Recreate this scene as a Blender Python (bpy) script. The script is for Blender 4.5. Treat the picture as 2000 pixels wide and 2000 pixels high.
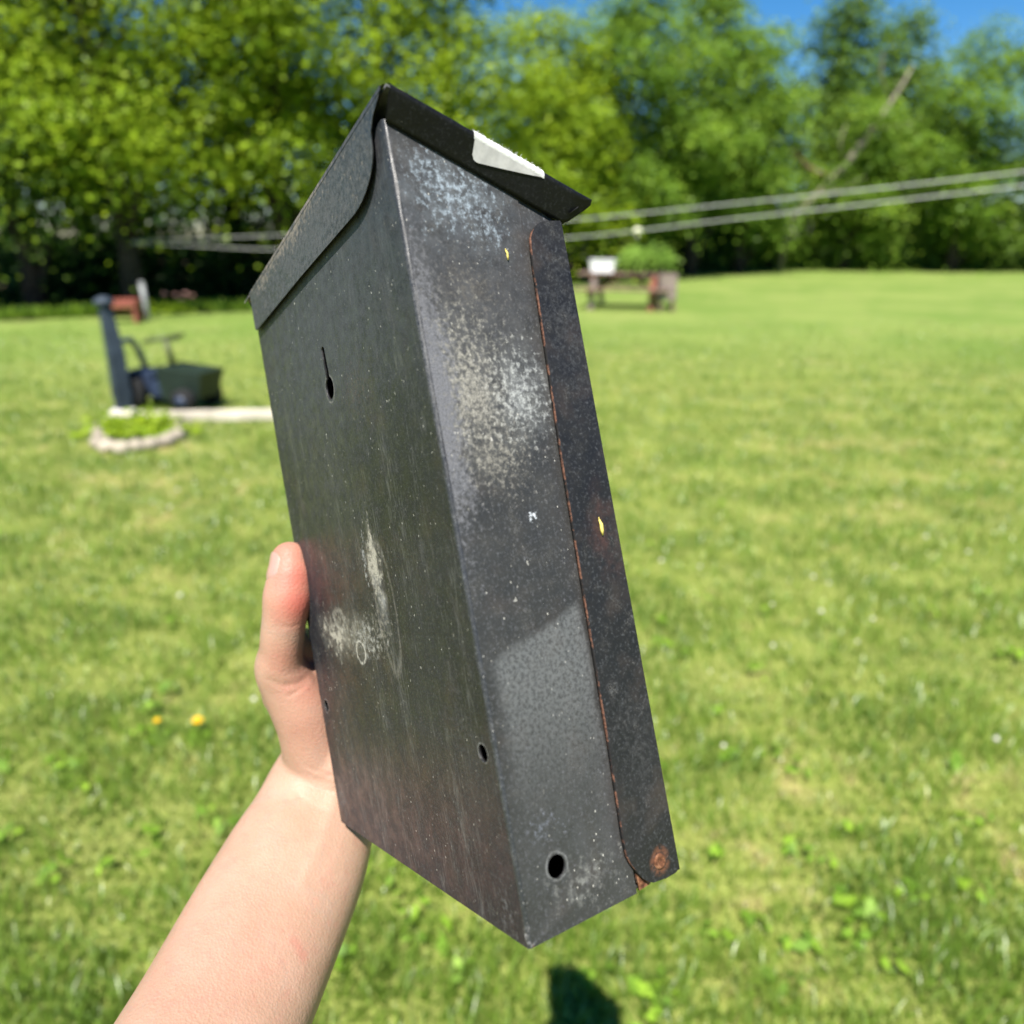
import bpy, bmesh, math, random
import numpy as np
from mathutils import Vector, Matrix

# ------------------------------------------------------------------ clear
for o in list(bpy.data.objects): bpy.data.objects.remove(o)
sc = bpy.context.scene
COL = sc.collection
rng = np.random.default_rng(7)
random.seed(7)

# ------------------------------------------------------------------ camera
FPX = 1500.0                                   # focal length in px of a 2000 px frame
PITCH = math.atan((1000 - 462) / FPX)
CP, SP = math.cos(PITCH), math.sin(PITCH)
CAMZ = 1.5
cam_d = bpy.data.cameras.new('camera'); cam = bpy.data.objects.new('camera', cam_d); COL.objects.link(cam)
cam.location = (0, 0, CAMZ); cam.rotation_euler = (math.pi / 2 - PITCH, 0, 0)
cam_d.sensor_width = 36; cam_d.sensor_fit = 'HORIZONTAL'; cam_d.lens = 27.0
cam_d.clip_start = 0.01; cam_d.clip_end = 2000
cam_d.dof.use_dof = True; cam_d.dof.focus_distance = 0.283; cam_d.dof.aperture_fstop = 7.4
sc.camera = cam

# ------------------------------------------------------------------ sky, sun, exposure
SUN_EL, SUN_AZ = math.radians(59.6), math.radians(193.5)        # azimuth clockwise from +Y
wd = bpy.data.worlds.new('World'); sc.world = wd; wd.use_nodes = True
nt = wd.node_tree
sky = nt.nodes.new('ShaderNodeTexSky'); sky.sky_type = 'NISHITA'; sky.sun_disc = False
sky.sun_elevation = SUN_EL; sky.sun_rotation = SUN_AZ
sky.air_density = 1.0; sky.dust_density = 0.1; sky.ozone_density = 4.0; sky.altitude = 600
bg = nt.nodes['Background']; bg.inputs['Strength'].default_value = 0.062
hs = nt.nodes.new('ShaderNodeHueSaturation'); hs.inputs['Saturation'].default_value = 1.35
nt.links.new(sky.outputs[0], hs.inputs['Color']); nt.links.new(hs.outputs[0], bg.inputs['Color'])
sd = bpy.data.lights.new('sun', 'SUN'); sun = bpy.data.objects.new('sun', sd); COL.objects.link(sun)
sd.energy = 5.0; sd.angle = math.radians(0.53); sd.color = (1.0, 0.95, 0.87)
S_DIR = Vector((math.sin(SUN_AZ) * math.cos(SUN_EL), math.cos(SUN_AZ) * math.cos(SUN_EL), math.sin(SUN_EL)))
sun.rotation_euler = S_DIR.to_track_quat('Z', 'Y').to_euler(); sun.location = (0, 0, 30)
sc.view_settings.view_transform = 'Standard'; sc.view_settings.look = 'None'
sc.view_settings.exposure = 1.2; sc.view_settings.gamma = 1.0; sc.view_settings.use_curve_mapping = False
sc.render.engine = 'CYCLES'
sc.cycles.max_bounces = 8; sc.cycles.transparent_max_bounces = 8

# ------------------------------------------------------------------ helpers
def pt(u, v, z):
    """world point from a direction of view and a depth along the camera axis"""
    x, y = (u - 1000) / FPX * z, (v - 1000) / FPX * z
    return Vector((x, -SP * y + CP * z, -CP * y - SP * z + CAMZ))
def gp(u, v):
    """ground point (z = 0) seen in direction u, v"""
    d = pt(u, v, 1.0) - Vector((0, 0, CAMZ)); k = -CAMZ / d.z
    return Vector((d.x * k, d.y * k, 0))
def at_y(u, v, Y):
    """point seen in direction u, v at forward distance Y"""
    d = pt(u, v, 1.0) - Vector((0, 0, CAMZ)); k = Y / d.y
    return Vector((d.x * k, Y, CAMZ + d.z * k))
def tag(o, label=None, cat=None, group=None, kind=None):
    if label: o['label'] = label
    if cat: o['category'] = cat
    if group: o['group'] = group
    if kind: o['kind'] = kind
    return o
def link(name, me, mats, parent=None, smooth=False):
    o = bpy.data.objects.new(name, me); COL.objects.link(o)
    for m in (mats if isinstance(mats, (list, tuple)) else [mats]):
        me.materials.append(m)
    if smooth: me.polygons.foreach_set('use_smooth', [True] * len(me.polygons))
    if parent: o.parent = parent
    return o
def empty(name, loc=(0, 0, 0), rz=0.0):
    o = bpy.data.objects.new(name, None); COL.objects.link(o); o.location = loc; o.rotation_euler = (0, 0, rz)
    o.empty_display_size = 0.05
    return o
def arr_mesh(name, V, F, attrs=None):
    """mesh from numpy arrays, faces all of one size"""
    V = np.ascontiguousarray(V, dtype=np.float32); F = np.ascontiguousarray(F, dtype=np.int32)
    k = F.shape[1]; me = bpy.data.meshes.new(name)
    me.vertices.add(len(V)); me.vertices.foreach_set('co', V.ravel())
    me.loops.add(F.size); me.loops.foreach_set('vertex_index', F.ravel())
    me.polygons.add(len(F)); me.polygons.foreach_set('loop_start', np.arange(len(F), dtype=np.int32) * k)
    me.polygons.foreach_set('loop_total', np.full(len(F), k, dtype=np.int32))
    for n, a in (attrs or {}).items():
        at = me.attributes.new(n, 'FLOAT', 'POINT'); at.data.foreach_set('value', np.ascontiguousarray(a, dtype=np.float32))
    me.update(calc_edges=True); me.validate()
    return me
class MB:
    """collects simple solids into one mesh"""
    def __init__(s): s.v = []; s.f = []
    def add(s, vs, fs):
        n = len(s.v); s.v += [tuple(v) for v in vs]; s.f += [tuple(i + n for i in f) for f in fs]; return s
    def box(s, c, d, rot=None):
        c = Vector(c); R = rot if rot is not None else Matrix.Identity(3); vs = []
        for x in (-.5, .5):
            for y in (-.5, .5):
                for z in (-.5, .5): vs.append(c + R @ Vector((x * d[0], y * d[1], z * d[2])))
        return s.add(vs, [(0, 1, 3, 2), (4, 6, 7, 5), (0, 4, 5, 1), (2, 3, 7, 6), (0, 2, 6, 4), (1, 5, 7, 3)])
    def tube(s, path, radii, n=8, cap=True):
        path = [Vector(p) for p in path]
        if not isinstance(radii, (list, tuple)): radii = [radii] * len(path)
        rings = []; a = None
        for i, p in enumerate(path):
            t = (path[min(i + 1, len(path) - 1)] - path[max(i - 1, 0)]).normalized()
            if a is None:
                up = Vector((0, 0, 1)) if abs(t.z) < .8 else Vector((1, 0, 0))
                a = t.cross(up)
            else: a = a - t * a.dot(t)
            a.normalize(); b = t.cross(a)
            rings.append([p + radii[i] * (math.cos(2 * math.pi * k / n) * a + math.sin(2 * math.pi * k / n) * b) for k in range(n)])
        vs = [v for r in rings for v in r]; fs = []
        for i in range(len(rings) - 1):
            for k in range(n):
                fs.append((i * n + k, i * n + (k + 1) % n, (i + 1) * n + (k + 1) % n, (i + 1) * n + k))
        if cap: fs.append(tuple(range(n - 1, -1, -1))); fs.append(tuple(range((len(rings) - 1) * n, len(rings) * n)))
        return s.add(vs, fs)
    def lathe(s, prof, c=(0, 0, 0), n=24):
        c = Vector(c); vs = []; fs = []
        for r, z in prof:
            for k in range(n): vs.append(c + Vector((r * math.cos(2 * math.pi * k / n), r * math.sin(2 * math.pi * k / n), z)))
        for i in range(len(prof) - 1):
            for k in range(n): fs.append((i * n + k, i * n + (k + 1) % n, (i + 1) * n + (k + 1) % n, (i + 1) * n + k))
        fs.append(tuple(range(n - 1, -1, -1))); fs.append(tuple(range((len(prof) - 1) * n, len(prof) * n)))
        return s.add(vs, fs)
    def mesh(s, name):
        me = bpy.data.meshes.new(name); me.from_pydata(s.v, [], s.f); me.update()
        bm = bmesh.new(); bm.from_mesh(me); bmesh.ops.recalc_face_normals(bm, faces=bm.faces); bm.to_mesh(me); bm.free()
        return me
    def build(s, name, mat, parent=None, smooth=False): return link(name, s.mesh(name), mat, parent, smooth)

# ------------------------------------------------------------------ node helpers
class NT:
    def __init__(s, name):
        s.m = bpy.data.materials.new(name); s.m.use_nodes = True; s.t = s.m.node_tree
        s.t.nodes.clear(); s.out = s.n('ShaderNodeOutputMaterial')
    def n(s, t, **kw):
        nd = s.t.nodes.new(t)
        for k, v in kw.items(): setattr(nd, k, v)
        return nd
    def put(s, sock, v):
        if v is None: return
        if isinstance(v, bpy.types.NodeSocket): s.t.links.new(v, sock)
        else:
            if isinstance(v, (tuple, list)) and len(v) == 3 and sock.type == 'RGBA': v = (*v, 1)
            sock.default_value = v
    def math(s, op, a, b=None, c=None, clamp=False):
        nd = s.n('ShaderNodeMath', operation=op, use_clamp=clamp)
        for i, v in enumerate((a, b, c)): s.put(nd.inputs[i], v)
        return nd.outputs[0]
    def vmath(s, op, a, b=None, scale=None):
        nd = s.n('ShaderNodeVectorMath', operation=op); s.put(nd.inputs[0], a)
        if b is not None: s.put(nd.inputs[1], b)
        if scale is not None: nd.inputs['Scale'].default_value = scale
        return nd.outputs['Value'] if op in ('LENGTH', 'DISTANCE', 'DOT_PRODUCT') else nd.outputs[0]
    def noise(s, vec, scale, detail=3, rough=.55, dist=0.0, color=False):
        nd = s.n('ShaderNodeTexNoise'); s.put(nd.inputs['Vector'], vec)
        nd.inputs['Scale'].default_value = scale; nd.inputs['Detail'].default_value = detail
        nd.inputs['Roughness'].default_value = rough; nd.inputs['Distortion'].default_value = dist
        return nd.outputs['Color' if color else 'Fac']
    def voro(s, vec, scale, feature='F1', out='Distance'):
        nd = s.n('ShaderNodeTexVoronoi', feature=feature); s.put(nd.inputs['Vector'], vec); nd.inputs['Scale'].default_value = scale
        return nd.outputs[out]
    def mr(s, v, a, b, c=0.0, d=1.0, smooth=True):
        nd = s.n('ShaderNodeMapRange'); nd.interpolation_type = 'SMOOTHSTEP' if smooth else 'LINEAR'
        s.put(nd.inputs[0], v); nd.inputs[1].default_value = a; nd.inputs[2].default_value = b
        nd.inputs[3].default_value = c; nd.inputs[4].default_value = d
        return nd.outputs[0]
    def mix(s, f, a, b, blend='MIX'):
        nd = s.n('ShaderNodeMix', data_type='RGBA', blend_type=blend)
        s.put(nd.inputs[0], f); s.put(nd.inputs[6], a); s.put(nd.inputs[7], b)
        return nd.outputs[2]
    def ramp(s, f, stops):
        nd = s.n('ShaderNodeValToRGB'); s.put(nd.inputs[0], f); e = nd.color_ramp.elements
        while len(e) < len(stops): e.new(0.5)
        for i, (p, c) in enumerate(stops): e[i].position = p; e[i].color = (*c, 1)
        return nd.outputs[0]
    def coord(s, which='Object'): return s.n('ShaderNodeTexCoord').outputs[which]
    def attr(s, name): return s.n('ShaderNodeAttribute', attribute_name=name).outputs['Fac']
    def bump(s, h, dist, strength=1.0):
        nd = s.n('ShaderNodeBump'); nd.inputs['Strength'].default_value = strength; nd.inputs['Distance'].default_value = dist
        s.put(nd.inputs['Height'], h); return nd.outputs[0]
    def principled(s, color, rough=.6, spec=.5, metal=0, normal=None, **kw):
        b = s.n('ShaderNodeBsdfPrincipled'); s.put(b.inputs['Base Color'], color); s.put(b.inputs['Roughness'], rough)
        s.put(b.inputs['Specular IOR Level'], spec); s.put(b.inputs['Metallic'], metal)
        if normal is not None: s.put(b.inputs['Normal'], normal)
        for k, v in kw.items(): s.put(b.inputs[k.replace('_', ' ')], v)
        return b.outputs[0]
    def done(s, sh): s.t.links.new(sh, s.out.inputs[0]); return s.m

def simple(name, color, rough=.6, var=.25, scale=8, spec=.4, bumpd=0.0, metal=0):
    t = NT(name); co = t.coord(); nz = t.noise(co, scale, 4)
    dark = tuple(c * (1 - var) for c in color); lite = tuple(min(1, c * (1 + var)) for c in color)
    c = t.mix(t.mr(nz, .3, .7), dark, lite)
    nm = t.bump(t.noise(co, scale * 4, 4), bumpd) if bumpd else None
    return t.done(t.principled(c, rough, spec, metal, nm))

# leaf material: colour by two attributes, some light passing through
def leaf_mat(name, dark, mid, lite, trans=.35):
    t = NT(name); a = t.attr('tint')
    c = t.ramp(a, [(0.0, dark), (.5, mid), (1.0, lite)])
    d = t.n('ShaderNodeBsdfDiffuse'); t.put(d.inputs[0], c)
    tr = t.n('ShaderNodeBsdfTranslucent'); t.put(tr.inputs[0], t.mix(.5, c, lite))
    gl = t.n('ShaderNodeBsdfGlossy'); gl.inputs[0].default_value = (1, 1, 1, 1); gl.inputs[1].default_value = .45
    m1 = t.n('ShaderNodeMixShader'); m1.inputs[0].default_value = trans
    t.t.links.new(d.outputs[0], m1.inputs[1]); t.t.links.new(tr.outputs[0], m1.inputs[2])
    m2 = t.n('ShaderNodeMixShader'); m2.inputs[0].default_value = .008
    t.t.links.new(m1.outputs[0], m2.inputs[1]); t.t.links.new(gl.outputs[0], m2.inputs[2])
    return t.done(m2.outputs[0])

# ------------------------------------------------------------------ ground
def lawn_color(t, pos, tint=None):
    n1 = t.noise(pos, .55, 4, .6); n2 = t.noise(pos, 2.6, 4, .6); n3 = t.noise(pos, 9, 3, .6)
    green = t.mix(t.mr(n2, .35, .65), (.130, .222, .024), (.205, .305, .038))
    dry = t.mix(t.mr(n3, .35, .65), (.36, .32, .105), (.52, .40, .20))
    m = t.math('ADD', t.math('MULTIPLY', n1, .55), t.math('MULTIPLY', n2, .45))
    m = t.math('ADD', m, t.math('MULTIPLY', t.math('SUBTRACT', n3, .5), .35))
    if tint is not None: m = t.math('ADD', m, t.math('MULTIPLY', t.math('SUBTRACT', tint, .5), .30))
    return green, dry, m
def m_lawn_ground():
    t = NT('lawn_ground'); pos = t.coord('Object')
    g, d, m = lawn_color(t, pos)
    c = t.mix(t.mr(m, .54, .74), g, d)
    far = t.mr(t.vmath('LENGTH', pos), 7, 14)
    # bare thatch shows between the blades close by; far off only leaf tips are seen
    big = t.noise(pos, .35, 3); fn = t.noise(pos, 1.3, 5, .65)
    tips = t.mix(t.mr(big, .35, .65), (.128, .195, .036), (.185, .240, .056))  # tips toned down: shade among the blades put into the colour
    tips = t.mix(t.mr(fn, .52, .72, 0, .7), tips, (.24, .245, .085)); tips = t.mix(t.mr(fn, .30, .45, .55, 0), tips, (.098, .155, .034))  # second mix: shadow patches of the far lawn painted in by noise
    c = t.mix(far, t.mix(.45, c, (.24, .19, .085)), tips)
    return t.done(t.principled(c, .9, .15, 0, t.bump(t.noise(pos, 40, 4), .02)))
def m_blade():
    t = NT('grass_blade'); g = t.n('ShaderNodeNewGeometry'); pos = g.outputs['Position']; ti = t.attr('tint')
    gr, d, m = lawn_color(t, pos, ti)
    c = t.mix(t.mr(m, .55, .69), gr, d)
    c = t.mix(t.mr(ti, .55, 1.0, 0, .5), c, (.30, .42, .055)); c = t.mix(t.mr(ti, 0, .3, .4, 0), c, (.095, .185, .025))
    df = t.n('ShaderNodeBsdfDiffuse'); t.put(df.inputs[0], c)
    tr = t.n('ShaderNodeBsdfTranslucent'); t.put(tr.inputs[0], c)
    gl = t.n('ShaderNodeBsdfGlossy'); gl.inputs[1].default_value = .4
    m1 = t.n('ShaderNodeMixShader'); m1.inputs[0].default_value = .35
    t.t.links.new(df.outputs[0], m1.inputs[1]); t.t.links.new(tr.outputs[0], m1.inputs[2])
    m2 = t.n('ShaderNodeMixShader'); m2.inputs[0].default_value = .05
    t.t.links.new(m1.outputs[0], m2.inputs[1]); t.t.links.new(gl.outputs[0], m2.inputs[2])
    return t.done(m2.outputs[0])

me = bpy.data.meshes.new('lawn'); s_ = 900
xs = [-s_, -60, -20, -8, 0, 8, 20, 60, s_]; ys = [-s_, -20, 0, 5, 10, 20, 40, 70, s_]
me.from_pydata([(x, y, 0) for y in ys for x in xs], [], [(j * 9 + i, j * 9 + i + 1, j * 9 + i + 10, j * 9 + i + 9) for j in range(8) for i in range(8)])
tag(link('lawn', me, m_lawn_ground()), kind='structure')

EDGE = [(-500, 650), (-150, 632), (120, 622), (250, 616), (380, 611), (490, 608), (640, 594), (800, 577), (950, 562), (1100, 548), (1220, 538), (1310, 529), (1420, 519), (1550, 519), (1680, 520), (1820, 523), (2000, 527), (2300, 532)]
edge_pts = [gp(u, v) for u, v in EDGE]
ep = []
for a, b in zip(edge_pts[:-1], edge_pts[1:]):
    for k in range(6):
        p = a.lerp(b, k / 6); j = .012 * p.length
        ep.append((p.x + random.uniform(-j, j), p.y + random.uniform(-j, j) * 1.5))
n_ = len(ep)
me = bpy.data.meshes.new('forest_floor')
me.from_pydata([(x, y, .004) for x, y in ep] + [(x * 6, y * 6 + 60, .004) for x, y in ep], [], [(i, i + 1, n_ + i + 1, n_ + i) for i in range(n_ - 1)])
tag(link('forest_floor', me, simple('leaf_litter', (.045, .036, .022), .95, .5, 2.5, .1, .03)), kind='structure')

# grass blades: denser close to the viewer
def blades(n, dmin, dmax, power, hmin, hmax, w0, wk, seed, spread=1.15):
    r = np.random.default_rng(seed)
    q = r.random(n); e = 2 - power
    d = (dmin ** e + q * (dmax ** e - dmin ** e)) ** (1 / e)
    x = (r.random(n) * 2 - 1) * (d * spread + .35); y = d
    keep = r.random(n) > np.clip((d - 6.5) / (dmax - 6.5), 0, 1) ** .8; d = d[keep]; x = x[keep]; y = y[keep]; n = len(d)
    # small tussocks
    cx = r.random(n) < .5
    x = np.where(cx, np.round(x / .045) * .045 + r.normal(0, .009, n), x); y = np.where(cx, np.round(y / .045) * .045 + r.normal(0, .009, n), y)
    pch = np.zeros(n)
    for wl in (.09, .13, .19, .28, .45, .8):
        for _ in range(4):
            a_ = r.random() * 6.28; pch += (wl / .28) ** .2 * np.sin((x * math.cos(a_) + y * math.sin(a_)) * 6.283 / wl + r.random() * 6.28)
    pch = np.clip(.5 + pch / 9.0, 0, 1)
    h = (hmin + (hmax - hmin) * r.random(n) ** 1.4) * (.55 + .9 * pch); w = w0 * (1 + wk * d) * (.6 + .8 * r.random(n))
    a = r.random(n) * 2 * np.pi; bend = r.random(n) * .9 + .1; ta = r.random(n) * 2 * np.pi
    dx, dy = np.cos(a), np.sin(a); lx, ly = np.cos(ta) * h * bend, np.sin(ta) * h * bend
    Z = np.zeros(n)
    bl = np.stack([x - dx * w / 2, y - dy * w / 2, Z], 1); br = np.stack([x + dx * w / 2, y + dy * w / 2, Z], 1)
    mx, my = x + lx * .35, y + ly * .35
    ml = np.stack([mx - dx * w * .42, my - dy * w * .42, h * .6], 1); mr_ = np.stack([mx + dx * w * .42, my + dy * w * .42, h * .6], 1)
    tp = np.stack([x + lx, y + ly, h * (1 - .25 * bend)], 1)
    V = np.stack([bl, br, mr_, ml, tp], 1).reshape(-1, 3); b = np.arange(n)[:, None] * 5
    F = np.stack([b + [0, 1, 2], b + [0, 2, 3], b + [3, 2, 4]], 1).reshape(-1, 3)
    return V, F, np.repeat(np.clip(.5 * r.random(n) + .5 * (1 - pch), 0, 1), 5)
V, F, T = blades(420000, .6, 15.0, 1.45, .022, .065, .0030, .16, 3)
tag(link('grass', arr_mesh('grass', V, F, {'tint': T}), m_blade()), 'short mown grass blades covering the lawn, green with straw patches', 'grass', kind='stuff')

def leaf_quads(P, Nrm, size, seed, aspect=.62, fold=.12):
    """one folded rhombic leaf for every point"""
    r = np.random.default_rng(seed); n = len(P)
    Nrm = Nrm / (np.linalg.norm(Nrm, axis=1, keepdims=True) + 1e-9)
    t = r.normal(size=(n, 3)); t -= (t * Nrm).sum(1, keepdims=True) * Nrm; t /= np.linalg.norm(t, axis=1, keepdims=True) + 1e-9
    b = np.cross(Nrm, t); L = (size * (.65 + .7 * r.random(n)))[:, None]
    v0 = P - t * L * .5; v2 = P + t * L * .5 - Nrm * L * fold; v1 = P + b * L * aspect * .5 - Nrm * L * fold * .5 - t * L * .08; v3 = P - b * L * aspect * .5 - Nrm * L * fold * .5 - t * L * .08
    V = np.stack([v0, v1, v2, v3], 1).reshape(-1, 3); F = (np.arange(n)[:, None] * 4 + np.arange(4)[None, :])
    return V, F
# broad leaved weeds in the lawn
def weeds():
    r = np.random.default_rng(21); P = []; N = []; Sz = []
    spots = [(1660, 1850, 9), (1560, 1860, 9), (1480, 1830, 6), (1650, 1780, 6), (1690, 1800, 7), (1385, 1850, 5), (1400, 1400, 5), (1330, 1290, 8), (1290, 1270, 8), (300, 1400, 9), (270, 1450, 9), (330, 1360, 8), (1500, 1210, 6), (1640, 1270, 7), (1450, 1050, 6), (1280, 1220, 7), (430, 1620, 5), (300, 1680, 5), (1600, 1690, 6), (1390, 1680, 5), (1860, 1500, 7), (1900, 1750, 7), (120, 1500, 8), (100, 1720, 7), (1170, 1930, 4), (900, 1900, 4), (800, 1860, 5), (1540, 1940, 5), (1250, 1990, 5)]
    for i in range(60): spots.append((r.uniform(0, 2000), 560 + 1440 * r.random() ** .8, r.integers(4, 8)))
    for u, v, k in spots:
        c = gp(u, v)
        if c.y > 11: continue
        for i in range(int(k)):
            a = r.random() * 6.28; q = r.uniform(.012, .045)
            P.append((c.x + math.cos(a) * q, c.y + math.sin(a) * q, r.uniform(.03, .06))); N.append((math.cos(a) * .5, math.sin(a) * .5, 1)); Sz.append(r.uniform(.022, .046))
    V, F = leaf_quads(np.array(P), np.array(N), np.array(Sz), 5, .55)
    return arr_mesh('lawn_weeds', V, F, {'tint': np.repeat(r.random(len(P)), 4)})
tag(link('lawn_weeds', weeds(), leaf_mat('weed_leaf', (.10, .19, .025), (.17, .30, .03), (.25, .40, .035))), 'bright green broad leaved weeds scattered through the lawn', 'weeds', kind='stuff')
# white clover blossoms
mbc = MB(); r_ = np.random.default_rng(4)
cl = [(1290, 1118), (1365, 1130), (1505, 1205), (1600, 1220), (1506, 1288), (1585, 1150), (1615, 1163), (1670, 1280), (1700, 1235), (500, 1396), (365, 880), (425, 905), (450, 935), (410, 850), (440, 960), (320, 925), (350, 975), (300, 1000), (480, 925), (390, 985), (335, 1010)]
for i in range(16): cl.append((r_.uniform(0, 2000), 640 + 900 * r_.random()))
for u, v in cl:
    c = gp(u, v); s0 = r_.uniform(.005, .0085) * (1 + .02 * c.y)
    mbc.lathe([(s0 * .35, 0), (s0 * .95, s0 * .5), (s0, s0 * .9), (s0 * .6, s0 * 1.5), (s0 * .15, s0 * 1.7)], (c.x, c.y, .055), 7)
tag(mbc.build('clover_blossoms', simple('clover_white', (.48, .47, .38), .8, .2, 60)), 'small white clover blossoms dotted over the lawn', 'clover', kind='stuff')

# ------------------------------------------------------------------ trees
BARK = simple('bark', (.045, .036, .028), .9, .4, 9, .15, .02)
PALEBARK = simple('bare_pale_wood', (.23, .20, .155), .85, .3, 6, .2, .01)
LEAF = {
 'sun': leaf_mat('leaf_yellow_green', (.085, .150, .010), (.190, .285, .014), (.310, .400, .022), .34),
 'mid': leaf_mat('leaf_mid_green', (.065, .135, .016), (.135, .235, .022), (.225, .330, .036), .34),
 'dark': leaf_mat('leaf_shaded_green', (.012, .034, .009), (.022, .056, .013), (.045, .088, .020), .22),  # shade inside the wood put into this leaf colour
 'grey': leaf_mat('leaf_grey_green', (.055, .115, .018), (.110, .195, .028), (.180, .270, .042), .34)}

def foliage(lobes, seed, n_cl, per, leaf, spray=.50, flat=.30, inner=.15):
    """leaf sprays on the skins of uneven lobes; lobes are (centre, radius xyz)"""
    r = np.random.default_rng(seed); P = []; N = []; T = []
    vol = np.array([l[1][0] * l[1][2] for l in lobes]); vol = vol / vol.sum()
    for (c, rad), sh in zip(lobes, vol):
        c = np.array(c); rad = np.array(rad)
        for i in range(max(3, int(n_cl * sh))):
            d = r.normal(size=3); d /= np.linalg.norm(d); k = r.uniform(.55, 1.08) if r.random() > inner else r.uniform(.1, .6)
            cc = c + d * rad * k; m = int(per * r.uniform(.5, 1.5)); sp = spray * r.uniform(.6, 1.4)
            q = r.normal(size=(m, 3)) * [sp, sp, sp * flat]; q[:, 2] -= .30 * (q[:, 0] ** 2 + q[:, 1] ** 2) / sp
            P.append(cc + q); nn = r.normal(size=(m, 3)) * .45 + d * .30 + [0, -.25, .80]; N.append(nn)
            T.append(np.clip(r.normal(.5, .16) + r.normal(0, .16, m), 0, 1))
    P = np.concatenate(P); N = np.concatenate(N); T = np.concatenate(T)
    P[:, 2] = np.maximum(P[:, 2], .06)
    V, F = leaf_quads(P, N, np.full(len(P), leaf), seed + 1)
    return V, F, np.repeat(T, 4)

def tree(name, label, x, y, h, rad, low, kind, seed, n_cl=340, per=40, leaf=.17, nl=9, lean=0., group='trees along the edge of the lawn', top=.55):
    r = np.random.default_rng(seed); root = empty(name, (x, y, 0)); tag(root, label, 'tree', group)
    tr = .035 * h * .5 + .05; ln = np.array([lean, r.uniform(-.1, .1)])
    path = [(ln[0] * h * k * k + r.normal(0, .04), ln[1] * h * k * k, h * .88 * k - .05) for k in np.linspace(0, 1, 8)]
    mb = MB(); mb.tube(path, [tr * (1.25 if i == 0 else 1) * (1 - .85 * i / 7) for i in range(8)], 9)
    lobes = []
    for i in range(nl):
        z = low + (h - low) * (.12 + .78 * (i + .5) / nl) + r.normal(0, .2); f = (z - low) / (h - low)
        wid = rad * (1 - top * abs(f - .42) / .58); a = i * 2.4 + r.uniform(-.5, .5); off = wid * r.uniform(.35, .62)
        c = (ln[0] * h * f + math.cos(a) * off, math.sin(a) * off, z); s0 = wid * r.uniform(.42, .62)
        lobes.append((c, (s0, s0, s0 * r.uniform(.62, .9))))
        k = max(.1, min(.95, (z - .6) / (h * .88) - .12)); j = int(k * 7); p0 = Vector(path[j]); p2 = Vector(c); p1 = p0.lerp(p2, .5) + Vector((0, 0, .15))
        mb.tube([p0, p1, p2], [tr * (1 - .8 * k) * .55, tr * (1 - .8 * k) * .38, .015], 6)
    lobes.append(((ln[0] * h, ln[1] * h, h - rad * .22), (rad * .36, rad * .36, rad * .4)))
    mb.build('trunk', BARK, root, True)
    V, F, T = foliage(lobes, seed, n_cl, per, leaf)
    link('crown', arr_mesh('crown', V, F, {'tint': T}), LEAF[kind], root)
    return root
def X(u, Y): return (u - 1000) / FPX * Y * CP * 1.02
G1 = 'trees along the left edge of the lawn'; G2 = 'trees along the far edge of the lawn'
# left, near group
tree('maple_tree', 'leafy tree at far left edge with low grey green branches', X(60, 17.6), 17.6, 9.5, 3.0, 1.3, 'grey', 11, 270, 92, .125, 11, group=G1)
tree('maple_tree', 'bright yellow green tree left of the mailbox above the clothesline end', X(258, 17.15), 17.15, 10.2, 2.9, 1.5, 'sun', 12, 290, 96, .125, 12, group=G1)
tree('maple_tree', 'sunlit tree whose low boughs hang just left of the mailbox lid', X(560, 18.7), 18.7, 10.0, 2.7, 1.6, 'sun', 13, 290, 96, .125, 12, group=G1)
tree('maple_tree', 'tall yellow green tree rising right behind the mailbox peak', X(880, 20.5), 20.5, 9.6, 2.6, 1.5, 'sun', 14, 280, 92, .13, 11, group=G1)
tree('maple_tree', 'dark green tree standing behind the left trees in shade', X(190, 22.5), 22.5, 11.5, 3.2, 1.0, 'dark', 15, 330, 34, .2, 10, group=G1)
tree('maple_tree', 'shaded tree filling the gap behind the mailbox left edge', X(470, 23.0), 23.0, 11.5, 3.2, 1.0, 'dark', 16, 330, 34, .2, 10, group=G1)
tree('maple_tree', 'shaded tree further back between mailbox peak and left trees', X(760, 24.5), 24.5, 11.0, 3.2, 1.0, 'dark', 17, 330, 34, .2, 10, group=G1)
tree('maple_tree', 'tree outermost at the left side of the picture', X(-190, 17.0), 17.0, 9.5, 3.0, 1.2, 'mid', 18, 380, 34, .17, 10, group=G1)
# middle
tree('box_elder_tree', 'light green tree directly right of the mailbox top below the sky gap', X(1065, 27.5), 27.5, 8.1, 3.0, 1.2, 'sun', 21, 280, 74, .165, 10, group=G2)
tree('box_elder_tree', 'broad green tree behind the picnic table', X(1215, 30.0), 30.0, 10.2, 3.9, 1.4, 'mid', 22, 380, 74, .165, 12, group=G2)
tree('box_elder_tree', 'tall green tree right of the picnic table, highest of the middle trees', X(1345, 33.0), 33.0, 10.8, 3.4, 1.2, 'mid', 23, 360, 74, .17, 12, group=G2)
tree('box_elder_tree', 'low rounded tree just left of the wide blue sky gap', X(1440, 35.0), 35.0, 9.2, 2.6, 1.0, 'mid', 24, 400, 34, .21, 10, group=G2)
tree('box_elder_tree', 'slender tall tree right of the wide blue sky gap', X(1582, 39.5), 39.5, 11.9, 2.7, 3.5, 'grey', 25, 400, 34, .22, 11, group=G2, top=.4)
tree('box_elder_tree', 'narrow tree top behind the leaning bare trunk', X(1705, 41.0), 41.0, 11.3, 2.5, 3.0, 'grey', 26, 360, 34, .22, 10, group=G2, top=.4)
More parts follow.
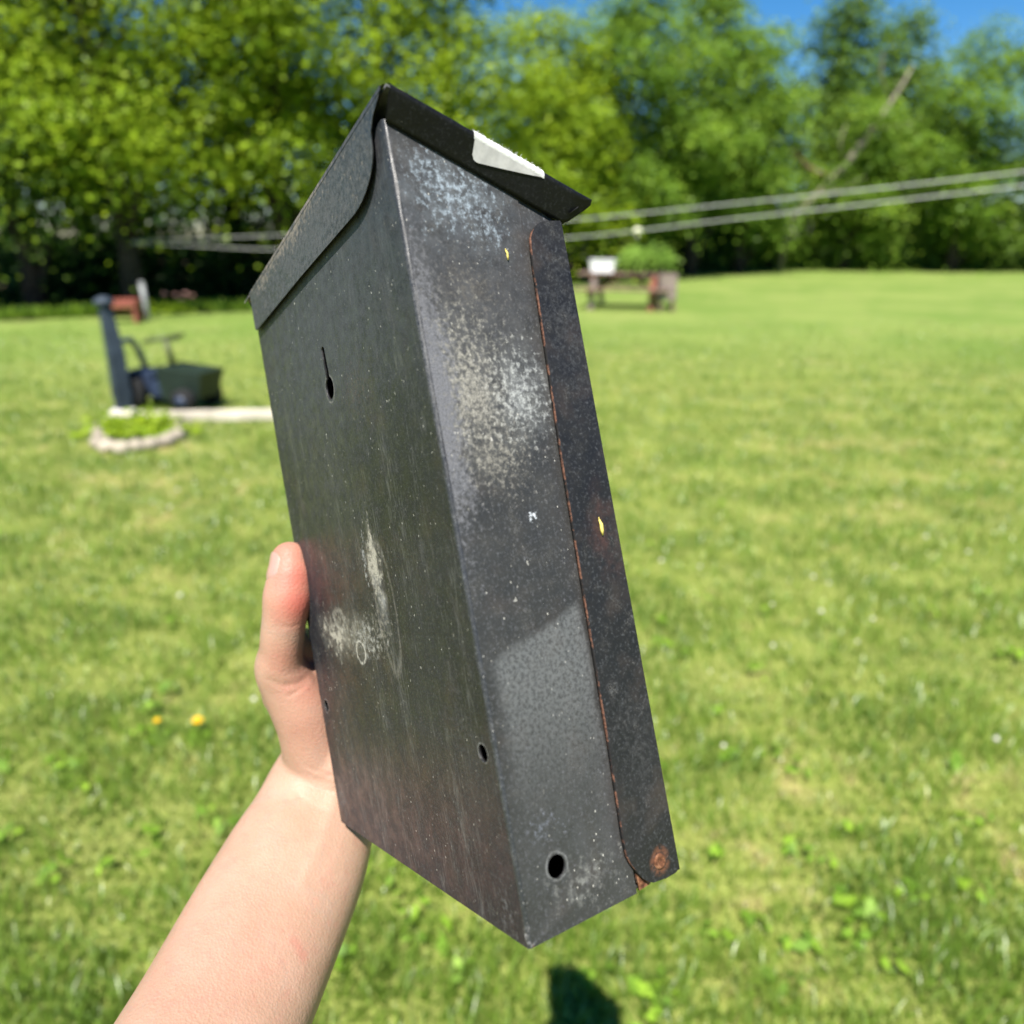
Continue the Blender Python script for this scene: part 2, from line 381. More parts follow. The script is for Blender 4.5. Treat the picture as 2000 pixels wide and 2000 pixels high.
tree('box_elder_tree', 'yellow green spreading tree below the slender tall tree', X(1640, 37.5), 37.5, 7.6, 3.2, 1.0, 'mid', 27, 280, 74, .17, 9, group=G2)
tree('box_elder_tree', 'dense tree at right beyond the leaning bare trunk', X(1850, 36.2), 36.2, 9.6, 3.3, .8, 'mid', 28, 280, 74, .17, 11, group=G2)
tree('box_elder_tree', 'outermost tree at the right side of the picture', X(2030, 36.0), 36.0, 10.5, 3.4, .8, 'grey', 29, 280, 74, .17, 11, group=G2)
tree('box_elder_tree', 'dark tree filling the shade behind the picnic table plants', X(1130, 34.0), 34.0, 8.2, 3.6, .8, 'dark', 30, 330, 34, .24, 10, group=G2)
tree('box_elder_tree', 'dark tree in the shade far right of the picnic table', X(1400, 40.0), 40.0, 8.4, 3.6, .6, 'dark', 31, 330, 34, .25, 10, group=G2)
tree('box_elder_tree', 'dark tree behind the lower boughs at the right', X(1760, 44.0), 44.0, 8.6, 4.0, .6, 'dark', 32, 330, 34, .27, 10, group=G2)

# shrubs along the right edge
def shrub(label, u, Y, h, rad, kind, seed, n_cl=120, leaf=.15):
    r = np.random.default_rng(seed); root = empty('shrub', (X(u, Y), Y, 0)); tag(root, label, 'shrub', 'shrubs along the far edge of the lawn')
    lobes = [((r.uniform(-.5, .5) * rad, r.uniform(-.4, .4) * rad, h * r.uniform(.3, .72)), (rad * r.uniform(.45, .7),) * 2 + (h * r.uniform(.26, .36),)) for _ in range(6)]
    mb = MB()
    for c, q in lobes: mb.tube([(0, 0, -.05), (c[0] * .4, c[1] * .4, c[2] * .6), c], [.05, .035, .012], 6)
    mb.build('stem', BARK, root, True)
    V, F, T = foliage(lobes, seed, n_cl, 40, leaf, .33, .6)
    link('foliage', arr_mesh('foliage', V, F, {'tint': T}), LEAF[kind], root)
shrub('low bright shrub at the lawn edge below the leaning trunk', 1500, 38.5, 2.7, 2.0, 'mid', 41, 170)
shrub('tall loose shrub between picnic table and leaning trunk foot', 1430, 38.0, 3.4, 2.0, 'grey', 42, 170)
shrub('rounded green shrub under the clotheslines at right', 1640, 39.0, 3.2, 2.3, 'mid', 43, 190)
shrub('pale green shrub at right edge of the lawn', 1740, 38.5, 2.5, 2.0, 'grey', 44, 170)
shrub('wide shrub outermost at right', 1880, 37.5, 3.0, 2.6, 'mid', 45, 200)
shrub('large shrub filling the right corner of the lawn', 2040, 36.0, 2.8, 2.6, 'grey', 46, 200)
shrub('small dark shrub in the shade right of the picnic table', 1345, 36.0, 2.6, 1.9, 'dark', 47, 150)

# undergrowth in the shade of the wood: one mass
r_ = np.random.default_rng(77); lobes = []
for i in range(150):
    k = r_.integers(0, len(edge_pts) - 1); p = edge_pts[k].lerp(edge_pts[k + 1], r_.random()); f = r_.uniform(1.22, 1.55) if p.x < 0 else r_.uniform(1.08, 1.4)
    if p.x > 6: f = r_.uniform(1.04, 1.25)
    hh = r_.uniform(.5, 1.5) * (1 + p.y / 40); lobes.append(((p.x * f, p.y * f, hh * .6), (1.2 + p.y / 40, 1.0, hh * .6)))
V, F, T = foliage(lobes, 78, 1500, 26, .24, .5, .6)
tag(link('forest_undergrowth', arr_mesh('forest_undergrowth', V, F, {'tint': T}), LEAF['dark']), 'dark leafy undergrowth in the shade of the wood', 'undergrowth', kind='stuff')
# the wood goes on behind
lobes = []
for i in range(150):
    a = -1.0 + 2.0 * (i + r_.random()) / 150; D = r_.uniform(30, 36) if a < -.05 else r_.uniform(46, 56)
    z = r_.uniform(.5, 7.0) * (1 if a < .1 else .85); lobes.append(((math.tan(a) * D, D, z), (2.4, 2.0, 1.8)))
V, F, T = foliage(lobes, 79, 2600, 26, .34, .8, .7)
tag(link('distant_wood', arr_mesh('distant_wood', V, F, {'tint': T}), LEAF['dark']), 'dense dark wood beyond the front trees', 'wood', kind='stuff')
# long grass at the foot of the wood
r_ = np.random.default_rng(80); n = 14000
k = r_.integers(0, len(edge_pts) - 1, n); tt = r_.random(n); E0 = np.array([tuple(p) for p in edge_pts])
pp = E0[k] + (E0[k + 1] - E0[k]) * tt[:, None]; f = 1 + np.abs(r_.normal(0, .025, n)); pp = pp * f[:, None]
hh = r_.uniform(.12, .5, n) * np.where(pp[:, 0] > 3, 1.5, .55); ww = .025 * (1 + pp[:, 1] / 25); aa = r_.random(n) * 6.28
Z = np.zeros(n)
V = np.stack([np.stack([pp[:, 0] - np.cos(aa) * ww, pp[:, 1] - np.sin(aa) * ww, Z], 1), np.stack([pp[:, 0] + np.cos(aa) * ww, pp[:, 1] + np.sin(aa) * ww, Z], 1), np.stack([pp[:, 0] + r_.normal(0, .08, n), pp[:, 1] + r_.normal(0, .08, n), hh], 1)], 1).reshape(-1, 3)
tag(link('long_grass', arr_mesh('long_grass', V, np.arange(3 * n).reshape(-1, 3), {'tint': np.repeat(r_.random(n), 3)}), LEAF['mid']), 'long unmown grass along the foot of the trees', 'grass', kind='stuff')

# leaning bare trunk, broken bough
root = empty('dead_tree', tuple(at_y(1530, 470, 37.0) * 1)); root.location.z = 0; tag(root, 'bare pale dead tree leaning to the right across the far trees', 'dead tree')
b0 = Vector(root.location)
def lp(u, v, Y): return at_y(u, v, Y) - b0
mb = MB(); mb.tube([Vector((0, 0, -.1)), lp(1535, 440, 36.6), lp(1585, 390, 36.3), lp(1650, 325, 36.0), lp(1710, 245, 35.8), lp(1760, 170, 35.6), lp(1785, 125, 35.5)], [.13, .12, .14, .15, .13, .08, .015], 9)
mb.build('trunk', PALEBARK, root, True)
for q in ([(1650, 325), (1640, 280), (1655, 235)], [(1700, 260), (1740, 245), (1790, 240)], [(1600, 375), (1640, 372), (1690, 345)], [(1740, 200), (1720, 150), (1725, 100)]):
    MB().tube([lp(u, v, 35.9 - .25 * i) for i, (u, v) in enumerate(q)], [.05, .035, .012], 6).build('branch', PALEBARK, root, True)
root = empty('broken_bough', tuple(at_y(1590, 335, 36.2))); tag(root, 'short reddish broken bough hanging in the foliage left of the leaning trunk', 'branch')
b0 = Vector(root.location)
MB().tube([lp(1541, 285, 35.6), lp(1556, 300, 35.6), lp(1575, 325, 35.8), lp(1600, 338, 36.2), lp(1650, 345, 36.8)], [.07, .11, .10, .08, .04], 8).build('limb', simple('broken_wood', (.24, .14, .10), .85, .3, 5, .2), root, True)

# ------------------------------------------------------------------ clothesline and its pole
METAL = simple('galvanised_pipe', (.22, .23, .23), .5, .2, 12, .5)  # pipe grey darkened to stand for the shade of the trees
base = gp(290, 624); top = at_y(276, 554, base.y + .1)
root = empty('leaning_post', tuple(base)); tag(root, 'short grey leaning metal post at the left edge of the lawn', 'post')
MB().tube([Vector((0, 0, -.1)), (top - base) * .5, top - base], .05, 10).build('pipe', METAL, root, True)
MB().lathe([(.05, 0), (.055, .01), (.05, .035), (.02, .045)], top - base, 10).build('cap', METAL, root, True)
ROPE_END = at_y(264, 473, 16.75)
root = empty('clothesline_pulley', tuple(ROPE_END)); tag(root, 'small metal pulley on the tree trunk where the clotheslines meet', 'pulley')
MB().tube([(-.01, 0, -.028), (-.01, 0, -.02), (-.01, 0, .02), (-.01, 0, .028)], [.06, .05, .05, .06], 16).build('wheel', METAL, root, True)
MB().box((-.01, .12, 0), (.02, .24, .07)).build('bracket', METAL, root)
ROPE = simple('white_clothesline', (.62, .62, .59), .6, .1, 30)
def rope(label, pts):
    P = [at_y(*p) for p in pts]; fine = []
    for i in range(len(P) - 1):
        p0 = P[max(0, i - 1)]; p1 = P[i]; p2 = P[i + 1]; p3 = P[min(len(P) - 1, i + 2)]
        for k in range(6):
            t = k / 6; fine.append(.5 * ((2 * p1) + (p2 - p0) * t + (2 * p0 - 5 * p1 + 4 * p2 - p3) * t * t + (3 * p1 - p0 - 3 * p2 + p3) * t ** 3))
    fine.append(P[-1])
    o = MB().tube(fine, [.0058] * len(fine), 6).build('clothesline', ROPE, None, True)
    return tag(o, label, 'clothesline', 'clotheslines strung across the yard'), fine
Yb = 16.75
rope('upper white clothesline strand, passing higher behind the mailbox', [(266, 472, Yb), (400, 465, 15.2), (555, 459, 14.0), (830, 447, 12.3), (1110, 430, 10.9), (1430, 398, 9.6), (1750, 364, 8.6), (2150, 318, 7.6)])
rope('lower white clothesline strand, sagging below the other', [(266, 475, Yb), (400, 481, 15.2), (545, 487, 14.0), (830, 478, 12.3), (1115, 464, 10.9), (1430, 428, 9.6), (1750, 392, 8.6), (2150, 345, 7.6)])
c = at_y(1245, 450, 10.35); root = empty('line_tightener', tuple(c)); tag(root, 'small pale tightener clipped on the lower clothesline above the picnic table', 'clip')
MB().tube([(-.045, 0, 0), (-.03, 0, 0), (.03, 0, 0), (.045, 0, 0)], [.018, .034, .034, .018], 10).build('barrel', simple('cream_plastic', (.72, .70, .50), .5, .1, 20), root, True)
MB().tube([(0, 0, -.02), (0, .0, -.09)], [.012, .02], 8).build('catch', simple('cream_catch', (.70, .68, .50), .5, .1, 20), root, True)

# ------------------------------------------------------------------ picnic table and what stands on it
WOOD = simple('weathered_wood', (.17, .115, .085), .85, .35, 6, .2, .004)
WOODR = simple('red_brown_wood', (.23, .085, .060), .8, .3, 6, .25, .004)
WOODG = simple('grey_wood', (.21, .165, .145), .85, .3, 6, .2, .004)
Yt = 17.6; PT = Vector((X(1222, Yt), Yt, 0)); RT = math.radians(-17)
root = empty('picnic_table', tuple(PT), RT); root.scale = (1.12, 1, 1); tag(root, 'weathered wooden picnic table standing on the lawn before the trees', 'table')
Ln = 1.8
for i in range(5): MB().box((0, -.3 + i * .15, .74), (Ln, .138, .04)).build('plank', WOODG if i % 2 else WOOD, root)
for sy in (-1, 1):
    for j in (0, 1): MB().box((0, sy * (.62 + j * .145), .44), (Ln, .138, .04)).build('bench_plank', WOOD, root)
for sx in (-1, 1):
    MB().box((sx * .62, 0, .695), (.045, .72, .09)).build('top_batten', WOODR, root)
    MB().box((sx * .62, 0, .37), (.045, 1.5, .1)).build('bench_bearer', WOODR, root)
    for sy in (-1, 1):
        MB().tube([(sx * .575, sy * .28, .72), (sx * .575, sy * .66, .0)], .055, 4).build('leg', WOODR if sx > 0 else WOODG, root)
    MB().tube([(sx * .58, 0, .36), (sx * .12, 0, .70)], .035, 4).build('brace', WOODR, root)
def on_table(x, y, z): 
    return PT + Matrix.Rotation(RT, 3, 'Z') @ Vector((x, y, z))
# white tub
root = empty('plastic_tub', tuple(on_table(-.5, -.05, .762)), RT); tag(root, 'white plastic tub on the left end of the picnic table', 'tub')
WH = simple('white_plastic', (.80, .80, .80), .4, .04, 10)
mb = MB(); mb.add([(-.24, -.15, 0), (.24, -.15, 0), (.24, .15, 0), (-.24, .15, 0), (-.27, -.18, .24), (.27, -.18, .24), (.27, .18, .24), (-.27, .18, .24)], [(3, 2, 1, 0), (0, 1, 5, 4), (1, 2, 6, 5), (2, 3, 7, 6), (3, 0, 4, 7), (4, 5, 6, 7)])
mb.build('bucket', WH, root); MB().box((0, 0, .252), (.57, .39, .024)).build('rim', WH, root)
# planters
for nm, lx, lab, sd_ in (('pot', .18, 'leafy green potted plant in the middle of the picnic table', 51), ('pot', .68, 'leafy green potted plant on the right end of the picnic table', 52)):
    root = empty('potted_plant', tuple(on_table(lx, .02, .762)), RT); tag(root, lab, 'plant', 'potted plants on the picnic table')
    MB().lathe([(.10, 0), (.14, .17), (.155, .17), (.155, .2), (.12, .2)], n=18).build('pot', simple('dark_pot' + str(sd_), (.09, .075, .065), .6, .2, 10), root, True)
    V, F, T = foliage([((0, 0, .37), (.28, .26, .2)), ((.1, -.05, .3), (.25, .2, .12)), ((-.1, .05, .30), (.24, .2, .12))], sd_, 60, 16, .10, .09, .7)
    link('foliage', arr_mesh('foliage', V, F, {'tint': T}), leaf_mat('pot_leaf' + str(sd_), (.12, .22, .03), (.20, .33, .05), (.28, .42, .08), .35), root)
# crate standing at the right end
root = empty('wooden_crate', tuple(on_table(.96, -.52, 0)), RT + .25); tag(root, 'tall grey wooden crate standing at the right end of the picnic table', 'crate')
for i in range(4): MB().box((0, -.17, .30 + i * .135), (.34, .02, .125)).build('slat', WOODG, root)
for i in range(4): MB().box((.17, 0, .30 + i * .135), (.02, .315, .125)).build('slat', WOODG, root)
for i in range(4): MB().box((-.17, 0, .30 + i * .135), (.02, .315, .125)).build('slat', WOODG, root)
for sx in (-1, 1):
    for sy in (-1, 1): MB().box((sx * .135, sy * .135, .385), (.045, .045, .77)).build('leg', WOOD, root)

# ------------------------------------------------------------------ left side of the yard
# pale timber on the lawn
a = gp(205, 829); b = gp(560, 822); mid = (a + b) / 2; dv = b - a
root = empty('landscape_timber', tuple(mid), math.atan2(dv.y, dv.x)); tag(root, 'long pale timber lying across the lawn left of the mailbox', 'timber')
TIM = simple('bleached_timber', (.50, .45, .37), .8, .2, 5, .2, .003)
me = MB().box((0, .05, .046), (dv.length, .10, .088)).mesh('beam'); bm = bmesh.new(); bm.from_mesh(me); bmesh.ops.bevel(bm, geom=bm.edges[:], offset=.012, segments=2, affect='EDGES'); bm.to_mesh(me); bm.free()
link('beam', me, TIM, root)
# ring of stones round a small bed
root = empty('flower_bed', tuple(gp(255, 845))); tag(root, 'small flower bed ringed with pale stones at left below the timber', 'flower bed'); b0 = Vector(root.location)
STONE = simple('pale_stone', (.30, .26, .20), .85, .4, 9, .2, .01)
ring = [(338, 832), (346, 846), (343, 860), (322, 871), (296, 876), (268, 880), (240, 884), (214, 882), (196, 872), (192, 858), (198, 845), (214, 836)]
for i, (u, v) in enumerate(ring):
    p = gp(u, v) - b0; bm = bmesh.new(); bmesh.ops.create_icosphere(bm, subdivisions=2, radius=1)
    rr = np.random.default_rng(100 + i)
    for vv in bm.verts: vv.co *= 1 + rr.normal(0, .045); vv.co = Vector((vv.co.x * .070, vv.co.y * .085, vv.co.z * .055))
    bmesh.ops.rotate(bm, verts=bm.verts, cent=(0, 0, 0), matrix=Matrix.Rotation(rr.uniform(-.6, .6), 3, 'Z')); bmesh.ops.translate(bm, verts=bm.verts, vec=(p.x, p.y, .035))
    me = bpy.data.meshes.new('stone'); bm.to_mesh(me); bm.free(); link('stone', me, STONE, root, True)
V, F, T = foliage([((-.05, .1, .06), (.25, .3, .08)), ((.18, -.05, .05), (.25, .2, .06))], 61, 60, 12, .07, .09, .5)
link('foliage', arr_mesh('foliage', V, F, {'tint': T}), LEAF['sun'], root)
# slate blue post at the very left
p = gp(243, 808); root = empty('garden_post', tuple(p)); tag(root, 'slate blue painted post standing at the left end of the timber', 'post')
BLUE = simple('slate_blue_paint', (.030, .042, .058), .6, .25, 6, .3)
MB().tube([(0, 0, -.1), (.005, 0, .2), (.012, 0, .55), (-.012, 0, .95)], [.07, .085, .085, .06], 4).build('shaft', BLUE, root)
MB().lathe([(.075, .95), (.085, .965), (.08, .99), (.03, 1.02)], (-.012, 0, 0), 12).build('cap', BLUE, root, True)
MB().lathe([(.11, 0), (.11, .03), (.09, .05)], n=14).build('foot', simple('white_foot', (.55, .53, .50), .7, .1, 10), root, True)
# ride-on toy tractor
p = gp(345, 796); root = empty('ride_on_toy', tuple(p), math.radians(-14)); tag(root, 'dark ride-on toy tractor parked on the lawn beyond the timber', 'toy')
GRN = simple('dark_green_plastic', (.012, .022, .016), .5, .2, 8, .4); NAVY = simple('navy_plastic', (.022, .034, .065), .5, .2, 8, .45); TYRE = simple('black_tyre', (.012, .012, .012), .8, .2, 20, .3); OLV = simple('olive_handle', (.07, .085, .03), .5, .1, 10, .4)
mb = MB(); mb.add([(.0, -.17, .10), (.36, -.15, .12), (.36, .15, .12), (.0, .17, .10), (-.02, -.19, .40), (.43, -.18, .36), (.43, .18, .36), (-.02, .19, .40)], [(3, 2, 1, 0), (0, 1, 5, 4), (1, 2, 6, 5), (2, 3, 7, 6), (3, 0, 4, 7), (4, 5, 6, 7)])
mb.build('hood', GRN, root)
MB().box((-.22, 0, .2), (.48, .3, .14)).build('chassis', NAVY, root)
mb = MB(); mb.box((-.25, 0, .31), (.3, .28, .07)); mb.box((-.12, 0, .33), (.12, .24, .05)); mb.build('seat', NAVY, root)
MB().tube([(-.38, -.15, .30), (-.44, -.15, .50), (-.45, -.08, .60), (-.45, .08, .60), (-.44, .15, .50), (-.38, .15, .30)], .028, 8).build('backrest', NAVY, root, True)
MB().tube([(.03, 0, .38), (-.01, 0, .62)], .028, 8).build('steering_column', OLV, root, True)
mb = MB(); mb.tube([(-.03 + .17 * math.cos(k * math.pi / 8), .17 * math.sin(k * math.pi / 8), .635 + .03 * math.cos(k * math.pi / 8)) for k in range(17)], .018, 7); mb.box((-.03, 0, .63), (.30, .035, .02)); mb.build('steering_wheel', OLV, root, True)
for wx, wy, wr in ((.24, -.2, .11), (.24, .2, .11), (-.3, -.22, .17), (-.3, .22, .17)):
    s0 = math.copysign(1, wy); w = MB().tube([(wx, wy - .05, wr), (wx, wy - .035, wr), (wx, wy + .035, wr), (wx, wy + .05, wr)], [wr * .86, wr, wr, wr * .86], 20).build('wheel', TYRE, root, True)
    MB().tube([(wx, wy + s0 * .04, wr), (wx, wy + s0 * .056, wr)], wr * .5, 14).build('rim', NAVY, w, True)
# red bench in the shade
p = gp(244, 630); root = empty('red_bench', tuple(p), .1); tag(root, 'small dark red wooden bench in the shade beside the pole', 'bench')
RED = simple('faded_red_paint', (.22, .065, .045), .7, .25, 6, .3)
for i in range(3): MB().box((0, -.13 + .13 * i, .40), (.62, .115, .04)).build('seat_board', RED, root)
for i in range(2): MB().box((0, .22, .14 + .0 * i), (.62, .04, .12)).build('stretcher', RED, root) if i == 0 else MB().box((0, -.19, .33), (.62, .03, .10)).build('apron', RED, root)
for sx in (-1, 1): MB().box((sx * .26, 0, .19), (.06, .36, .38)).build('leg', RED, root)
# flowering plant beside the pole
p = gp(325, 614); root = empty('flowering_plant', tuple(p)); tag(root, 'low plant with dusky pink flowers right of the grey pole', 'plant')
V, F, T = foliage([((-.2, 0, .13), (.35, .2, .12)), ((.2, .1, .1), (.3, .2, .1))], 63, 50, 12, .09, .1, .6)
link('foliage', arr_mesh('foliage', V, F, {'tint': T}), LEAF['sun'], root)
PINK = simple('dusky_pink_petals', (.36, .19, .17), .8, .2, 20)
for i in range(9):
    rr = np.random.default_rng(200 + i); c = Vector((rr.uniform(-.25, .55), rr.uniform(-.1, .25), rr.uniform(.28, .40)))
    MB().lathe([(.012, 0), (.05, .02), (.055, .04), (.02, .045)], c, 8).build('flower', PINK, root, True)
# two dandelions
YEL = simple('dandelion_yellow', (.78, .50, .012), .7, .12, 80); STEM = simple('dandelion_stem', (.13, .22, .04), .7, .1, 20)
def dandelion(label, u, v, rad):
    hgt = .075; p = at_y(u, v, gp(u, v).y - .09); g = Vector((p.x, p.y, 0)); hgt = max(.05, p.z)
    root = empty('dandelion', tuple(g)); tag(root, label, 'flower', 'dandelions in bloom')
    MB().tube([(0, 0, -.01), (.004, .002, hgt * .5), (0, 0, hgt)], .0018, 6).build('stem', STEM, root, True)
    V = []; F = []
    for ring_, (n, r0, lift) in enumerate(((22, 1.0, .15), (18, .75, .45), (12, .45, .75))):
        for k in range(n):
            a = 2 * math.pi * (k + .5 * ring_) / n; ca, sa = math.cos(a), math.sin(a); w = rad * .13; z = hgt + rad * .12 * ring_
            i0 = len(V); V += [(-sa * w * .4, ca * w * .4, z), (sa * w * .4, -ca * w * .4, z), (ca * rad * r0 + sa * w, sa * rad * r0 - ca * w, z + lift * rad * .5), (ca * rad * r0 - sa * w, sa * rad * r0 + ca * w, z + lift * rad * .5)]; F.append((i0, i0 + 1, i0 + 2, i0 + 3))
    me = bpy.data.meshes.new('flower_head'); me.from_pydata(V, [], F); link('flower_head', me, YEL, root)
    P = np.array([(math.cos(a) * .03, math.sin(a) * .03, .02) for a in np.linspace(0, 5.4, 6)]); N = np.array([(math.cos(a) * .4, math.sin(a) * .4, 1) for a in np.linspace(0, 5.4, 6)])
    V2, F2 = leaf_quads(P, N, np.full(6, .06), 9, .4); link('leaf', arr_mesh('leaf', V2, F2, {'tint': np.full(24, .5)}), LEAF['mid'], root)
dandelion('larger yellow dandelion on the lawn left of the wrist', 386, 1407, .0165)
dandelion('smaller yellow dandelion farther left on the lawn', 307, 1407, .0105)

# ------------------------------------------------------------------ the mailbox
S = 0.70
RB = Matrix(((0.5161, 0.8382, -0.1761), (-0.1190, -0.1334, -0.9839), (-0.8482, 0.5288, 0.0309)))
TB = Vector((0.0073, 0.1832, 0.3213)) * S
C2W = Matrix(((1, 0, 0), (0, -SP, CP), (0, -CP, -SP)))
RW = (C2W @ RB).to_quaternion().to_matrix()
MW = Matrix.Translation(C2W @ TB + Vector((0, 0, CAMZ))) @ RW.to_4x4()
W_, D_, H_, HF = .2417, .086, .360, .3204
def ztop(y): return H_ + (HF - H_) * y / D_
def bw(x, y, z): return MW @ (Vector((x, y, z)) * S)              # box coordinates to world

def paint(name, base=(.0125, .0135, .0148), rough=.42, patches=(), speck=.5, grain=.5, streak=0.0, rustspots=(), brown=0.0, spec=.5, diag=False, rings=(), clouds=()):
    t = NT(name); co = t.vmath('SCALE', t.coord('Object'), None, 1 / S)
    n_big = t.noise(co, 14, 4, .6); n_mid = t.noise(co, 90, 4, .65); n_fin = t.noise(co, 620, 3, .7); n_f2 = t.noise(co, 1500, 2, .6)
    c = t.mix(t.mr(n_big, .35, .68), base, tuple(b * 1.55 for b in base))
    c = t.mix(t.math('MULTIPLY', t.mr(n_fin, .50, .78), grain), c, (.078, .081, .086))
    c = t.mix(t.math('MULTIPLY', t.math('MULTIPLY', t.mr(n_mid, .55, .75), t.mr(n_f2, .45, .65)), grain * .8), c, (.13, .125, .115))
    if streak:
        st = t.math('ADD', t.math('MULTIPLY', t.noise(t.vmath('MULTIPLY', co, (700, 700, 90)), 1.0, 4, .7), .6), t.math('MULTIPLY', t.noise(t.vmath('MULTIPLY', co, (60, 60, 14)), 1.0, 4, .6), .4))
        c = t.mix(t.math('MULTIPLY', t.mr(st, .50, .68), streak), c, (.10, .10, .098))
    if brown: c = t.mix(t.math('MULTIPLY', t.mr(t.noise(co, 40, 3), .5, .75), brown), c, (.055, .040, .032))
    ro = t.mr(n_mid, .3, .7, rough - .08, rough + .14)
    wob = t.vmath('SCALE', t.vmath('SUBTRACT', t.noise(co, 45, 4, .65, 0, True), (.5, .5, .5)), None, .022)
    cw = t.vmath('ADD', co, wob)
    for (ctr, rad, colr, amt) in clouds:
        e = t.vmath('LENGTH', t.vmath('MULTIPLY', t.vmath('SUBTRACT', cw, ctr), tuple(0 if q == 0 else 1 / q for q in rad)))
        f = t.math('MULTIPLY', t.math('MULTIPLY', t.mr(e, .0, 1.2, 1, 0), t.mr(t.noise(co, 130, 5, .65), .30, .68)), amt); c = t.mix(f, c, colr)
    for (ctr, rad, colr, nscale, lo, hi, amt) in patches:
        e = t.vmath('LENGTH', t.vmath('MULTIPLY', t.vmath('SUBTRACT', cw, ctr), tuple(0 if q == 0 else 1 / q for q in rad)))
        k = t.mr(e, .05, 1.35, 1, 0, False); nn = t.noise(co, nscale, 5, .68)
        nn = t.math('ADD', nn, t.math('MULTIPLY', t.math('SUBTRACT', k, 1), .34))
        f = t.math('MULTIPLY', t.mr(nn, lo - .06, hi), amt)
        c = t.mix(f, c, t.mix(t.mr(n_f2, .35, .65), tuple(q * .55 for q in colr), colr)); ro = t.math('ADD', ro, t.math('MULTIPLY', f, .25))
    if diag:
        sp = t.n('ShaderNodeSeparateXYZ'); t.t.links.new(t.vmath('ADD', co, t.vmath('SCALE', wob, None, .35)), sp.inputs[0])
        ln = t.math('SUBTRACT', t.math('MULTIPLY_ADD', sp.outputs[1], .31, .1195), sp.outputs[2])
        f = t.math('MULTIPLY', t.mr(ln, -.001, .005), t.mr(sp.outputs[2], .035, .115, 0.0, 1))
        f = t.math('MULTIPLY', f, t.mr(sp.outputs[1], .003, .012)); f = t.math('MULTIPLY', f, t.mr(sp.outputs[1], .0585, .0555))
        f = t.math('MULTIPLY', f, t.mr(t.noise(co, 520, 4, .7), .36, .60, .25, 1))
        c = t.mix(f, c, (.092, .094, .094))
    for (ctr, rad, wid, colr, amt) in rings:
        e = t.vmath('LENGTH', t.vmath('MULTIPLY', t.vmath('SUBTRACT', t.vmath('ADD', co, t.vmath('SCALE', wob, None, .22)), ctr), tuple(0 if q == 0 else 1 / q for q in rad)))
        f = t.math('MULTIPLY', t.mr(t.math('ABSOLUTE', t.math('SUBTRACT', e, 1)), 0, wid, 1, 0), t.mr(t.noise(co, 420, 4, .7), .34, .58)); c = t.mix(t.math('MULTIPLY', f, amt), c, colr)
    # pale flecks of paint and droppings
    if speck:
        for sc_, th, am in ((260, .17, .38), (620, .22, .5)):
            v = t.n('ShaderNodeTexVoronoi'); t.put(v.inputs['Vector'], t.vmath('MULTIPLY', cw if sc_ < 300 else co, (1, 1, .62))); v.inputs['Scale'].default_value = sc_
            cel = t.n('ShaderNodeSeparateColor'); t.t.links.new(v.outputs['Color'], cel.inputs[0])
            pick = t.math('GREATER_THAN', cel.outputs[0], 1 - .16 * speck); siz = t.math('MULTIPLY', cel.outputs[1], th)
            f = t.math('MULTIPLY', t.math('LESS_THAN', v.outputs['Distance'], siz), pick)
            f = t.math('MULTIPLY', t.math('MULTIPLY', f, t.mr(t.noise(co, 26, 2), .40, .60, .12, 1)), t.math('MULTIPLY_ADD', cel.outputs[2], .6, am * .6))
            c = t.mix(f, c, t.mix(cel.outputs[2], (.60, .58, .52), (.42, .40, .36)))
    for (ctr, rad) in rustspots:
        e = t.vmath('LENGTH', t.vmath('MULTIPLY', t.vmath('SUBTRACT', cw, ctr), tuple(0 if q == 0 else 1 / q for q in rad)))
        f = t.math('MULTIPLY', t.mr(e, .5, 1.1, 1, 0), t.mr(t.noise(co, 300, 4, .7), .38, .6))
        c = t.mix(f, c, t.mix(t.mr(n_fin, .4, .6), (.085, .032, .016), (.20, .088, .045))); ro = t.math('ADD', ro, t.math('MULTIPLY', f, .35))
    h = t.math('ADD', t.math('MULTIPLY', n_fin, .6), t.math('MULTIPLY', n_mid, 1.2))
    return t.done(t.principled(c, ro, spec, 0, t.bump(h, .00022, .55)))

